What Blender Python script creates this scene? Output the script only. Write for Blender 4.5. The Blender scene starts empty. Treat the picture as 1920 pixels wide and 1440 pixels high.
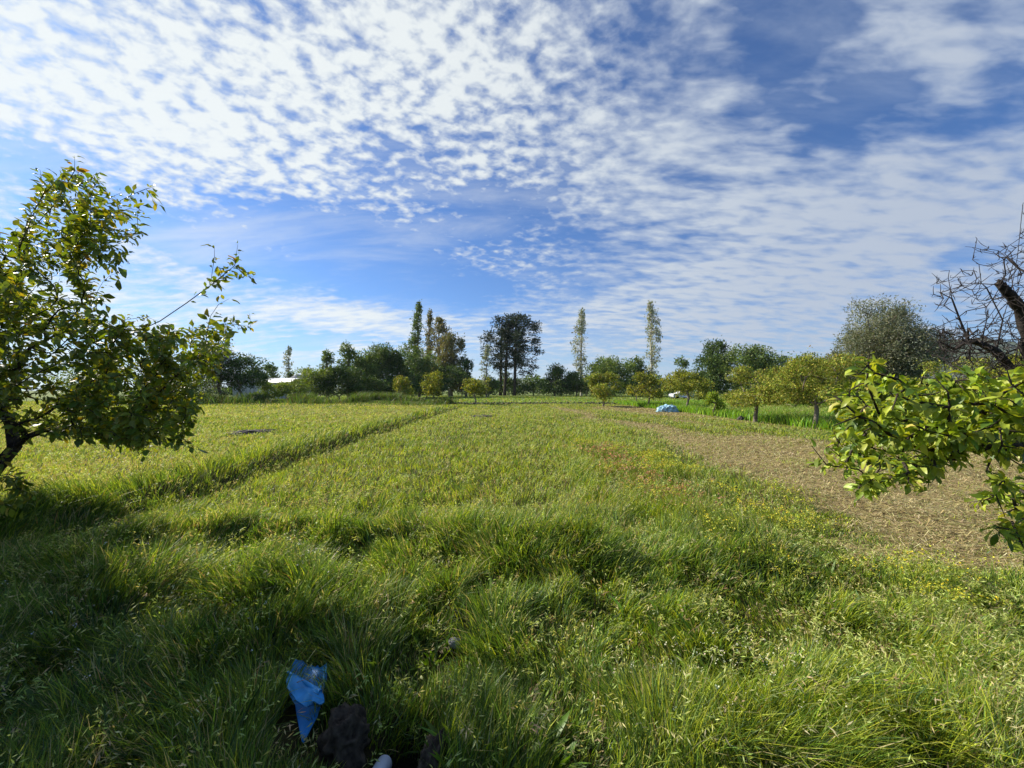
import bpy, math, random
import numpy as np
from mathutils import Vector, Matrix

random.seed(7)
RNG = np.random.default_rng(7)
R = math.radians
SC = bpy.context.scene
COL = SC.collection

# ------------------------------------------------------------------ camera
F = 721.0                       # focal length in photograph pixels (1920 wide)
PITCH = math.atan(12 / F)
CAMZ = 1.6
cam = bpy.data.cameras.new('camera')
cam.sensor_width = 36.0
cam.lens = 36.0 * F / 1920
cam.clip_start = 0.05
cam.clip_end = 12000
camo = bpy.data.objects.new('camera', cam)
camo.location = (0, 0, CAMZ)
camo.rotation_euler = (R(90) + PITCH, 0, 0)
COL.objects.link(camo)
SC.camera = camo
CP, SP = math.cos(PITCH), math.sin(PITCH)

def ray(px, py):
    a = (px - 960) / F; b = (720 - py) / F
    return np.array([a, CP - b * SP, SP + b * CP])

def at(px, py, Y):
    d = ray(px, py)
    return np.array([0, 0, CAMZ]) + d * (Y / d[1])

def gY(py):
    d = ray(960, py)
    return -CAMZ / d[2] * d[1]

# ------------------------------------------------------------------ sun, sky and exposure
SUN_AZ, SUN_EL = -62.0, 33.0     # azimuth from +Y towards +X, elevation
sd = np.array([math.sin(R(SUN_AZ)) * math.cos(R(SUN_EL)), math.cos(R(SUN_AZ)) * math.cos(R(SUN_EL)), math.sin(R(SUN_EL))])
sun = bpy.data.lights.new('sun', 'SUN')
sun.energy = 5.0
sun.angle = R(0.6)
sun.color = (1.0, 0.93, 0.80)
suno = bpy.data.objects.new('sun', sun)
suno.rotation_euler = Vector(-sd).to_track_quat('-Z', 'Y').to_euler()
suno.location = tuple(sd * 50)
COL.objects.link(suno)
SC.view_settings.view_transform = 'Standard'
SC.view_settings.look = 'None'
SC.view_settings.gamma = 1
SC.view_settings.exposure = 0.8
SC.cycles.use_denoising = True
SC.cycles.max_bounces = 6
SC.cycles.transparent_max_bounces = 8

def build_world():
    w = bpy.data.worlds.new('World'); SC.world = w; w.use_nodes = True
    nt = w.node_tree; nt.nodes.clear(); N = nt.nodes; L = nt.links
    def node(t, **kw):
        n = N.new(t)
        for k, v in kw.items(): setattr(n, k, v)
        return n
    def math_(op, a, b=None, c=None, clamp=False):
        n = node('ShaderNodeMath', operation=op, use_clamp=clamp)
        for i, v in enumerate((a, b, c)):
            if v is None: continue
            if isinstance(v, (int, float)): n.inputs[i].default_value = v
            else: L.new(v, n.inputs[i])
        return n.outputs[0]
    def smooth(v, a, b, lo=0.0, hi=1.0):
        n = node('ShaderNodeMapRange', interpolation_type='SMOOTHSTEP')
        L.new(v, n.inputs[0])
        for i, q in enumerate((a, b, lo, hi)): n.inputs[i + 1].default_value = q
        return n.outputs[0]
    def mix(fac, a, b):
        n = node('ShaderNodeMix', data_type='RGBA')
        if isinstance(fac, (int, float)): n.inputs[0].default_value = fac
        else: L.new(fac, n.inputs[0])
        for i, v in ((6, a), (7, b)):
            if isinstance(v, tuple): n.inputs[i].default_value = v
            else: L.new(v, n.inputs[i])
        return n.outputs[2]
    sky = node('ShaderNodeTexSky', sky_type='NISHITA', sun_disc=False)
    sky.sun_elevation = R(SUN_EL); sky.sun_rotation = R(SUN_AZ)
    sky.altitude = 200; sky.air_density = 1.0; sky.dust_density = 0.35; sky.ozone_density = 2.2
    tc = node('ShaderNodeTexCoord')
    sep = node('ShaderNodeSeparateXYZ'); L.new(tc.outputs['Generated'], sep.inputs[0])
    x, y, z = sep.outputs
    zz = math_('ADD', math_('MAXIMUM', z, 0.0), 0.22)
    u = math_('DIVIDE', x, zz); v = math_('DIVIDE', y, zz)
    pl = node('ShaderNodeCombineXYZ'); L.new(u, pl.inputs[0]); L.new(v, pl.inputs[1])
    az = math_('ARCTAN2', x, y); el = math_('ARCSINE', z)
    ae = node('ShaderNodeCombineXYZ'); L.new(az, ae.inputs[0]); L.new(el, ae.inputs[1])
    def fbm(src, rot, sx, sy, scale, detail, rough, dist=0.0, off=0.0):
        m = node('ShaderNodeMapping'); L.new(src, m.inputs[0])
        m.inputs['Rotation'].default_value = (0, 0, R(rot)); m.inputs['Scale'].default_value = (sx, sy, 1)
        m.inputs['Location'].default_value = (off, off * 0.7, off * 1.3)
        n = node('ShaderNodeTexNoise'); L.new(m.outputs[0], n.inputs['Vector'])
        n.inputs['Scale'].default_value = scale; n.inputs['Detail'].default_value = detail
        n.inputs['Roughness'].default_value = rough; n.inputs['Distortion'].default_value = dist
        return n.outputs[0]
    # edge wobble for the macro cloud fields
    wob = node('ShaderNodeTexNoise'); L.new(ae.outputs[0], wob.inputs['Vector'])
    wob.inputs['Scale'].default_value = 5; wob.inputs['Detail'].default_value = 4
    wv = node('ShaderNodeVectorMath', operation='MULTIPLY_ADD'); L.new(wob.outputs['Color'], wv.inputs[0])
    wv.inputs[1].default_value = (0.22, 0.12, 0); L.new(ae.outputs[0], wv.inputs[2])
    wv2 = node('ShaderNodeVectorMath', operation='ADD'); L.new(wv.outputs[0], wv2.inputs[0]); wv2.inputs[1].default_value = (-0.11, -0.06, 0)
    def blob(px, py, rx, ry, rot, w, hard=0.0):
        """a soft ellipse of cloud cover in sky angles; rx, ry in degrees; rot anticlockwise"""
        d = ray(px, py); d = d / np.linalg.norm(d)
        m = node('ShaderNodeMapping', vector_type='TEXTURE'); L.new(wv2.outputs[0], m.inputs[0])
        m.inputs['Location'].default_value = (math.atan2(d[0], d[1]), math.asin(d[2]), 0)
        m.inputs['Rotation'].default_value = (0, 0, R(rot)); m.inputs['Scale'].default_value = (R(rx), R(ry), 1)
        ln = node('ShaderNodeVectorMath', operation='LENGTH'); L.new(m.outputs[0], ln.inputs[0])
        return smooth(ln.outputs['Value'], hard, 1.0, w, 0.0)
    cover = None
    for b in SKY_BLOBS:
        o = blob(*b)
        cover = o if cover is None else math_('ADD', cover, o)
    cover = math_('SMOOTH_MIN', cover, 0.39, 0.12)
    nl = fbm(pl.outputs[0], -45, 1.0, 1.3, 19.0, 4, 0.52, 0.15)
    nr = fbm(pl.outputs[0], 14, 0.75, 1.8, 11.5, 4, 0.50, 0.2, 3.1)
    nbig = fbm(pl.outputs[0], 10, 0.8, 1.2, 3.2, 4, 0.55, 0.0, 7.7)
    side = smooth(u, -0.15, 0.75)
    far_ = smooth(el, R(6), R(22), 1.0, 0.0)
    cell = node('ShaderNodeMix', data_type='FLOAT'); L.new(math_('MAXIMUM', side, far_), cell.inputs[0]); L.new(nl, cell.inputs[2]); L.new(nr, cell.inputs[3])
    n = math_('ADD', math_('MULTIPLY_ADD', math_('SUBTRACT', cell.outputs[0], 0.5), smooth(math_('MAXIMUM', side, far_), 0.0, 1.0, 1.7, 1.15), 0.5), math_('MULTIPLY', math_('SUBTRACT', nbig, 0.5), 0.7))
    val = math_('ADD', n, cover)
    dens = smooth(val, 0.34, 1.0)
    # thin veil of high cloud
    veil = fbm(pl.outputs[0], -18, 0.45, 1.4, 3.2, 6, 0.6, 0.4, 11.0)
    vcov = None
    for b in VEIL_BLOBS:
        o = blob(*b); vcov = o if vcov is None else math_('ADD', vcov, o)
    vd = math_('MULTIPLY', smooth(math_('ADD', veil, vcov), 0.42, 0.85), 0.6)
    dens = math_('MAXIMUM', dens, vd)
    hor = smooth(el, R(-1), R(9), 0.55, 0.0)
    # brightness of the cloud follows the angle to the sun
    dt = node('ShaderNodeVectorMath', operation='DOT_PRODUCT'); L.new(tc.outputs['Generated'], dt.inputs[0]); dt.inputs[1].default_value = tuple(sd)
    near = smooth(dt.outputs['Value'], -0.15, 0.98)
    thick = smooth(val, 0.60, 1.0)
    c_side = mix(near, (4.0, 4.8, 6.1, 1), (7.0, 7.45, 7.6, 1))
    c_core = mix(near, (4.4, 5.0, 6.0, 1), (8.1, 8.5, 8.35, 1))
    cc = mix(thick, c_side, c_core)
    tint = node('ShaderNodeMix', data_type='RGBA', blend_type='MULTIPLY'); tint.inputs[0].default_value = 1
    L.new(sky.outputs[0], tint.inputs[6]); tint.inputs[7].default_value = SKY_TINT
    s1 = mix(hor, tint.outputs[2], (4.2, 5.2, 6.4, 1))
    out = mix(math_('MULTIPLY', dens, 0.93), s1, cc)
    bg = node('ShaderNodeBackground'); L.new(out, bg.inputs[0]); bg.inputs[1].default_value = 0.065
    wo = node('ShaderNodeOutputWorld'); L.new(bg.outputs[0], wo.inputs[0])

SKY_TINT = (0.50, 0.80, 1.20, 1)
SKY_BLOBS = [  # px, py, half-width deg, half-height deg, tilt deg, weight
    (330, 60, 34, 26, -18, 0.34), (60, 190, 24, 13, -8, 0.30), (480, 240, 16, 9, -20, 0.22), (760, 60, 24, 24, 0, 0.26), (1010, 110, 22, 17, -10, 0.24),
    (900, 330, 12, 6, -20, 0.12),
    (1350, 560, 36, 16, 12, 0.34), (1700, 480, 28, 15, 10, 0.30), (1250, 300, 30, 16, -5, 0.24), (1800, 330, 20, 8, 5, 0.2), (1060, 600, 14, 5, 0, 0.12),
    (1800, 90, 16, 11, 20, 0.26), (1620, 60, 9, 6, 20, 0.16),
    (640, 595, 20, 3.6, -2, 0.42), (330, 490, 9, 2.2, -6, 0.36), (545, 490, 5.5, 1.3, -8, 0.30), (860, 470, 5, 2, -5, 0.22), (730, 462, 3, 1.2, 0, 0.2),
    (640, 655, 26, 1.6, 0, 0.22), (860, 640, 16, 3.5, 0, 0.2), (100, 560, 22, 6, 0, 0.3),
    (250, 400, 26, 5, -14, -0.40), (620, 440, 24, 7, -12, -0.50), (900, 410, 12, 6, 10, -0.40), (640, 525, 18, 3.2, -4, -0.34), (900, 545, 9, 4, 10, -0.36), (800, 560, 8, 3, 0, -0.2),
    (1440, 80, 10, 9, -60, -0.30), (1700, 225, 12, 5, -10, -0.30), (1560, 150, 9, 7, -40, -0.22), (1900, 130, 6, 5, 0, -0.16), (1060, 430, 10, 4, -30, -0.14),
    (1800, 490, 8, 2.5, 10, -0.28), (560, 632, 14, 1.3, 0, -0.25), (1350, 680, 20, 2.6, 0, -0.22),
]
VEIL_BLOBS = [(450, 400, 26, 5, -14, 0.08), (120, 330, 18, 5, -10, 0.12), (1200, 100, 30, 20, 0, 0.0), (1600, 500, 34, 16, 0, 0.10), (1050, 640, 40, 7, 0, 0.12), (900, 560, 10, 6, 0, -0.3)]
build_world()

# ------------------------------------------------------------------ helpers
def mesh_tris(name, V, T, cols=None, smooth=False, quads=None):
    """fast mesh from numpy arrays of triangles (n,3) and quads (m,4)"""
    V = np.asarray(V, np.float32)
    me = bpy.data.meshes.new(name)
    T = np.zeros((0, 3), np.int32) if T is None else np.asarray(T, np.int32)
    Q = np.zeros((0, 4), np.int32) if quads is None else np.asarray(quads, np.int32)
    me.vertices.add(len(V)); me.vertices.foreach_set('co', V.ravel())
    nl = T.size + Q.size; npoly = len(T) + len(Q)
    me.loops.add(nl); me.loops.foreach_set('vertex_index', np.concatenate([T.ravel(), Q.ravel()]).astype(np.int32))
    me.polygons.add(npoly)
    starts = np.concatenate([np.arange(len(T)) * 3, T.size + np.arange(len(Q)) * 4]).astype(np.int32)
    me.polygons.foreach_set('loop_start', starts)
    if smooth: me.polygons.foreach_set('use_smooth', np.ones(npoly, bool))
    me.update(calc_edges=True)
    if cols is not None:
        ca = me.color_attributes.new('col', 'FLOAT_COLOR', 'POINT')
        c = np.ones((len(V), 4), np.float32); c[:, :3] = cols
        ca.data.foreach_set('color', c.ravel())
    return me

def link(name, me, mat=None, parent=None):
    o = bpy.data.objects.new(name, me)
    if mat is not None: me.materials.append(mat)
    COL.objects.link(o)
    if parent is not None: o.parent = parent
    return o

def tag(o, label=None, cat=None, group=None, kind=None):
    if label: o['label'] = label
    if cat: o['category'] = cat
    if group: o['group'] = group
    if kind: o['kind'] = kind
    return o

def empty(name, loc, rz=0.0, scale=1.0):
    o = bpy.data.objects.new(name, None)
    o.empty_display_size = 0.2
    o.location = tuple(loc); o.rotation_euler = (0, 0, rz); o.scale = (scale,) * 3
    COL.objects.link(o)
    return o

def norm(a):
    return a / np.maximum(np.linalg.norm(a, axis=-1, keepdims=True), 1e-9)

def rand_dirs(n, rng):
    return norm(rng.normal(size=(n, 3)))

class VNoise:
    def __init__(s, seed, n=256):
        s.g = np.random.default_rng(seed).random((n, n)); s.n = n
    def __call__(s, x, y):
        x = np.asarray(x, float); y = np.asarray(y, float)
        xi = np.floor(x).astype(int); yi = np.floor(y).astype(int)
        fx = x - xi; fy = y - yi
        fx = fx * fx * (3 - 2 * fx); fy = fy * fy * (3 - 2 * fy)
        n = s.n; g = s.g
        a = g[xi % n, yi % n]; b = g[(xi + 1) % n, yi % n]; c = g[xi % n, (yi + 1) % n]; d = g[(xi + 1) % n, (yi + 1) % n]
        return (a * (1 - fx) + b * fx) * (1 - fy) + (c * (1 - fx) + d * fx) * fy
    def f(s, x, y, oct=3):
        t = 0; a = 0.5; k = 1.0
        for i in range(oct):
            t = t + a * s(x * k + 17.3 * i, y * k + 5.1 * i); a *= 0.5; k *= 2.03
        return t / (1 - 0.5 ** oct)
NA, NB, NC, ND = VNoise(1), VNoise(2), VNoise(3), VNoise(4)

def sstep(a, b, x):
    t = np.clip((np.asarray(x, float) - a) / (b - a), 0, 1)
    return t * t * (3 - 2 * t)

# ------------------------------------------------------------------ materials
def attr_mat(name, rough=0.6, spec=0.25, trans=0.35, tcol=(1.25, 1.2, 0.55), noise=0.0, nscale=40.0, mul=1.0):
    """leaf-like material: colour from the 'col' attribute, some light passing through"""
    m = bpy.data.materials.new(name); m.use_nodes = True
    nt = m.node_tree; N = nt.nodes; L = nt.links; N.clear()
    out = N.new('ShaderNodeOutputMaterial')
    at_ = N.new('ShaderNodeAttribute'); at_.attribute_name = 'col'
    src = at_.outputs['Color']
    if noise > 0:
        tcn = N.new('ShaderNodeTexCoord')
        nz = N.new('ShaderNodeTexNoise'); nz.inputs['Scale'].default_value = nscale; nz.inputs['Detail'].default_value = 4
        L.new(tcn.outputs['Object'], nz.inputs['Vector'])
        mr = N.new('ShaderNodeMapRange'); L.new(nz.outputs[0], mr.inputs[0])
        mr.inputs[1].default_value = 0.25; mr.inputs[2].default_value = 0.75; mr.inputs[3].default_value = 1 - noise; mr.inputs[4].default_value = 1 + noise
        mm = N.new('ShaderNodeMix'); mm.data_type = 'RGBA'; mm.blend_type = 'MULTIPLY'; mm.inputs[0].default_value = 1
        L.new(src, mm.inputs[6]); L.new(mr.outputs[0], mm.inputs[7]); src = mm.outputs[2]
    if mul != 1.0:
        mm = N.new('ShaderNodeMix'); mm.data_type = 'RGBA'; mm.blend_type = 'MULTIPLY'; mm.inputs[0].default_value = 1
        L.new(src, mm.inputs[6]); mm.inputs[7].default_value = (mul, mul, mul, 1); src = mm.outputs[2]
    p = N.new('ShaderNodeBsdfPrincipled')
    L.new(src, p.inputs['Base Color']); p.inputs['Roughness'].default_value = rough
    p.inputs['Specular IOR Level'].default_value = spec
    if trans > 0:
        t = N.new('ShaderNodeBsdfTranslucent')
        mm = N.new('ShaderNodeMix'); mm.data_type = 'RGBA'; mm.blend_type = 'MULTIPLY'; mm.inputs[0].default_value = 1
        L.new(src, mm.inputs[6]); mm.inputs[7].default_value = (*tcol, 1)
        L.new(mm.outputs[2], t.inputs[0])
        mx = N.new('ShaderNodeMixShader'); mx.inputs[0].default_value = trans
        L.new(p.outputs[0], mx.inputs[1]); L.new(t.outputs[0], mx.inputs[2]); L.new(mx.outputs[0], out.inputs[0])
    else:
        L.new(p.outputs[0], out.inputs[0])
    return m

def noise_mat(name, c1, c2, scale=8.0, rough=0.8, spec=0.3, bump=0.3, stretch=(1, 1, 1), detail=6):
    m = bpy.data.materials.new(name); m.use_nodes = True
    nt = m.node_tree; N = nt.nodes; L = nt.links
    p = N['Principled BSDF']; p.inputs['Roughness'].default_value = rough; p.inputs['Specular IOR Level'].default_value = spec
    tc = N.new('ShaderNodeTexCoord'); mp = N.new('ShaderNodeMapping'); mp.inputs['Scale'].default_value = stretch
    L.new(tc.outputs['Object'], mp.inputs[0])
    nz = N.new('ShaderNodeTexNoise'); nz.inputs['Scale'].default_value = scale; nz.inputs['Detail'].default_value = detail
    L.new(mp.outputs[0], nz.inputs['Vector'])
    cr = N.new('ShaderNodeValToRGB'); cr.color_ramp.elements[0].position = 0.3; cr.color_ramp.elements[1].position = 0.7
    cr.color_ramp.elements[0].color = (*c1, 1); cr.color_ramp.elements[1].color = (*c2, 1)
    L.new(nz.outputs[0], cr.inputs[0]); L.new(cr.outputs[0], p.inputs['Base Color'])
    if bump:
        b = N.new('ShaderNodeBump'); b.inputs['Strength'].default_value = bump; b.inputs['Distance'].default_value = 0.02
        L.new(nz.outputs[0], b.inputs['Height']); L.new(b.outputs[0], p.inputs['Normal'])
    return m

M_GRASS = attr_mat('grass_blades', rough=0.5, spec=0.3, trans=0.40)
M_STRAW = attr_mat('straw', rough=0.7, spec=0.2, trans=0.15, tcol=(1, 0.95, 0.8))
M_LEAF = attr_mat('citrus_leaf', rough=0.43, spec=0.4, trans=0.38, tcol=(1.5, 1.35, 0.35), noise=0.15, nscale=25)
M_CROWN = attr_mat('crown_leaf', rough=0.6, spec=0.2, trans=0.28)
M_NEEDLE = attr_mat('pine_needle', rough=0.6, spec=0.2, trans=0.10)
M_PETAL = attr_mat('petal', rough=0.6, spec=0.2, trans=0.3, tcol=(1, 1, 1))
M_BARK = noise_mat('bark_dark', (0.035, 0.028, 0.022), (0.11, 0.09, 0.07), 14, 0.9, 0.1, 0.6, (1, 1, 0.35))
M_BARKG = noise_mat('bark_grey', (0.10, 0.085, 0.065), (0.26, 0.22, 0.17), 12, 0.9, 0.1, 0.5, (1, 1, 0.4))
M_BARKP = noise_mat('bark_pale', (0.26, 0.24, 0.20), (0.50, 0.47, 0.41), 3, 0.9, 0.1, 0.3, (1, 1, 0.3))
M_BARKN = noise_mat('bark_near', (0.018, 0.014, 0.011), (0.075, 0.06, 0.05), 30, 0.9, 0.15, 0.8, (1, 1, 0.5))
M_BARKD = noise_mat('bark_dead', (0.012, 0.010, 0.009), (0.06, 0.05, 0.045), 30, 0.9, 0.15, 0.8, (1, 1, 0.5))

# ------------------------------------------------------------------ terrain
def height(x, y):
    x = np.asarray(x, float); y = np.asarray(y, float)
    h = 0.06 * (NA.f(x * 0.35, y * 0.35, 3) - 0.5) * sstep(60, 20, y)
    h = h + 0.05 * (NB.f(x * 1.3, y * 1.3, 2) - 0.5) * sstep(14, 4, y)
    # long low bank running away from the camera
    h = h + 0.19 * np.exp(-((x + 5.45 + 0.12 * (NC(y * 0.5, 0) - 0.5)) / 0.33) ** 2) * sstep(2.6, 4.2, y) * sstep(46, 30, y)
    h = h - 0.07 * np.exp(-((x + 4.75) / 0.3) ** 2) * sstep(2.6, 4.2, y) * sstep(46, 30, y)
    # humps across the foreground
    h = h + 0.16 * np.exp(-((y - 4.15 - 0.10 * np.sin(x * 1.7)) / 0.30) ** 2) * sstep(-4.2, -3.0, x) * sstep(0.2, -0.6, x)
    h = h + 0.17 * np.exp(-(((x - 0.55) / 0.75) ** 2 + ((y - 3.75) / 0.32) ** 2))
    h = h + 0.12 * np.exp(-(((x - 2.0) / 0.9) ** 2 + ((y - 3.4) / 0.35) ** 2))
    h = h + 0.05 * np.exp(-((x - 1.15) / 0.25) ** 2) * sstep(4, 5, y) * sstep(11, 8, y)
    h = h - 0.06 * np.exp(-((x + 0.35) / 0.35) ** 2) * sstep(2.9, 2.4, y)
    # hole beside the stone
    h = h - 0.26 * np.exp(-(((x + 0.50) / 0.12) ** 4 + ((y - 1.68) / 0.22) ** 4))
    # slightly raised margin at the far left
    h = h + 0.25 * sstep(-8, -16, x) * np.exp(-((y - 44) / 6.0) ** 2)
    return h

def straw_zone(x, y):
    """1 where the ground is mown and covered in dry cuttings"""
    e = 1.5 * (NB.f(x * 0.45, y * 0.45, 3) - 0.5)
    edge = np.interp(y, [0, 3.3, 4.2, 5.5, 8, 11, 16, 24, 34, 42], [8, 3.4, 3.4, 3.9, 4.5, 4.8, 4.4, 4.2, 3.8, 3.0])
    near = sstep(-0.75, 0.65, x - edge + e + 1.3 * (NA.f(x * 2.1, y * 2.1, 3) - 0.5))
    side = sstep(13.0, 12.2, x + e)
    patch = sstep(0.34, 0.60, NC.f(x * 0.30 + 3, y * 0.13, 3) + 0.30 * sstep(14, 8, y))
    return near * side * sstep(3.0, 3.5, y + 0.4 * e) * sstep(43, 36, y) * patch

def ground_cols(x, y):
    n = NA.f(x * 0.9, y * 0.9, 3)[:, None]
    soil = np.array([0.060, 0.052, 0.020]) * (0.7 + 0.6 * n)
    green = np.array([0.105, 0.125, 0.025]) * (0.7 + 0.6 * n)
    straw = np.array([0.25, 0.195, 0.085]) * (0.75 + 0.5 * n)
    far = sstep(10, 40, y)[:, None]
    c = soil * (1 - far) + green * far
    s = straw_zone(x, y)[:, None]
    c = c * (1 - s) + straw * s
    # field beyond the orchard
    f = sstep(45, 50, y)[:, None]
    fg = np.array([0.15, 0.19, 0.055]) * (0.8 + 0.4 * NB.f(x * 0.05, y * 0.2, 3)[:, None])
    c = c * (1 - f) + fg * f
    d = (sstep(43.5, 45, y + 0.8 * (NC.f(x * 0.3, y, 2) - .5)) * sstep(47.5, 46, y) * sstep(-14, -9, x))[:, None] * 0.75
    c = c * (1 - d) + np.array([0.055, 0.045, 0.03]) * d
    hole = np.exp(-(((x + 0.50) / 0.16) ** 4 + ((y - 1.68) / 0.26) ** 4))[:, None]
    c = c * (1 - hole) + np.array([0.02, 0.016, 0.012]) * hole
    return c

def graded(a, b, n, k):
    t = np.linspace(-1, 1, n) if a < 0 else np.linspace(0, 1, n)
    s = np.sinh(k * t) / math.sinh(k)
    return (a + b) / 2 + s * (b - a) / 2 if a < 0 else a + s * (b - a)

xs = graded(-3000, 3000, 420, 8.4)
ys = np.concatenate([np.linspace(-40, -2, 30)[:-1], np.linspace(-2, 6, 180)[:-1], 6 + graded(0, 5000, 260, 7.5)])
gx, gy = np.meshgrid(xs, ys)
V = np.stack([gx.ravel(), gy.ravel(), height(gx.ravel(), gy.ravel())], 1)
nx, ny = len(xs), len(ys)
i0 = (np.arange(ny - 1)[:, None] * nx + np.arange(nx - 1)[None, :]).ravel()
Q = np.stack([i0, i0 + 1, i0 + nx + 1, i0 + nx], 1)
def ground_mat():
    m = attr_mat('field_soil', rough=0.95, spec=0.05, trans=0, noise=0.45, nscale=6.0)
    nt = m.node_tree; N = nt.nodes; L = nt.links
    p = [n for n in N if n.type == 'BSDF_PRINCIPLED'][0]
    tc = N.new('ShaderNodeTexCoord'); nz = N.new('ShaderNodeTexNoise'); nz.inputs['Scale'].default_value = 30; nz.inputs['Detail'].default_value = 6
    L.new(tc.outputs['Object'], nz.inputs['Vector'])
    b = N.new('ShaderNodeBump'); b.inputs['Strength'].default_value = 0.7; b.inputs['Distance'].default_value = 0.03
    L.new(nz.outputs[0], b.inputs['Height']); L.new(b.outputs[0], p.inputs['Normal'])
    return m
tag(link('ground', mesh_tris('ground', V, None, ground_cols(V[:, 0], V[:, 1]), True, Q), ground_mat()), kind='structure')

# ------------------------------------------------------------------ grass
def sample_ground(n, y0, y1, p, rng, extra=1.2, xr=1.42):
    """points in the view wedge, density falling as y**-p per unit area"""
    q = 2 - p
    t = rng.random(n)
    y = (y0 ** q + t * (y1 ** q - y0 ** q)) ** (1 / q)
    x = (rng.random(n) * 2 - 1) * (xr * y + extra)
    return x, y

def blades(x, y, L, W, lean, cols, rng, segs=2, droop=0.35, az=None, leanaz=None):
    """curved tapering blades, one per point"""
    n = len(x); z = height(x, y)
    if az is None: az = rng.random(n) * 2 * np.pi
    if leanaz is None: leanaz = rng.random(n) * 2 * np.pi
    side = np.stack([np.cos(az), np.sin(az), np.zeros(n)], 1)
    ld = np.stack([np.cos(leanaz), np.sin(leanaz), np.zeros(n)], 1)
    base = np.stack([x, y, z - 0.01], 1)
    up = np.array([0, 0, 1.0])
    ts = np.linspace(0, 1, segs + 1)
    Vs = []
    for t in ts[:-1]:
        c = base + up * (L * (t - droop * lean * t * t))[:, None] + ld * (L * lean * (0.25 * t + 0.75 * t * t))[:, None]
        w = (W * 0.5 * (1 - 0.55 * t * t))[:, None]
        Vs += [c - side * w, c + side * w]
    t = 1.0
    Vs.append(base + up * (L * (t - droop * lean))[:, None] + ld * (L * lean)[:, None])
    k = len(Vs)
    V = np.stack(Vs, 1).reshape(-1, 3)
    b = np.arange(n)[:, None] * k
    T = []
    for s in range(segs - 1):
        T += [b + np.array([2 * s, 2 * s + 1, 2 * s + 3]), b + np.array([2 * s, 2 * s + 3, 2 * s + 2])]
    T.append(b + np.array([k - 3, k - 2, k - 1]))
    T = np.concatenate(T, 0)
    C = np.repeat(cols, k, 0)
    return V, T, C

class Bag:
    def __init__(s): s.V = []; s.T = []; s.C = []; s.n = 0
    def add(s, V, T, C):
        s.V.append(V); s.T.append(T + s.n); s.C.append(C); s.n += len(V)
    def build(s, name, mat, parent=None, smooth=False):
        return link(name, mesh_tris(name, np.concatenate(s.V), np.concatenate(s.T), np.concatenate(s.C), smooth), mat, parent)

G_LIME = np.array([0.40, 0.46, 0.04]); G_MID = np.array([0.175, 0.285, 0.03]); G_DEEP = np.array([0.075, 0.135, 0.025])
G_DRY = np.array([0.50, 0.42, 0.20]); G_RED = np.array([0.40, 0.21, 0.09]); G_BLUE = np.array([0.14, 0.22, 0.10])

def pick(pal, w, n, rng, jit=0.18):
    pal = np.array(pal); idx = rng.choice(len(pal), n, p=np.array(w) / np.sum(w))
    return np.clip(pal[idx] * (1 + jit * rng.normal(size=(n, 1))) * (1 + 0.06 * rng.normal(size=(n, 3))), 0.005, 0.9)

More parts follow.
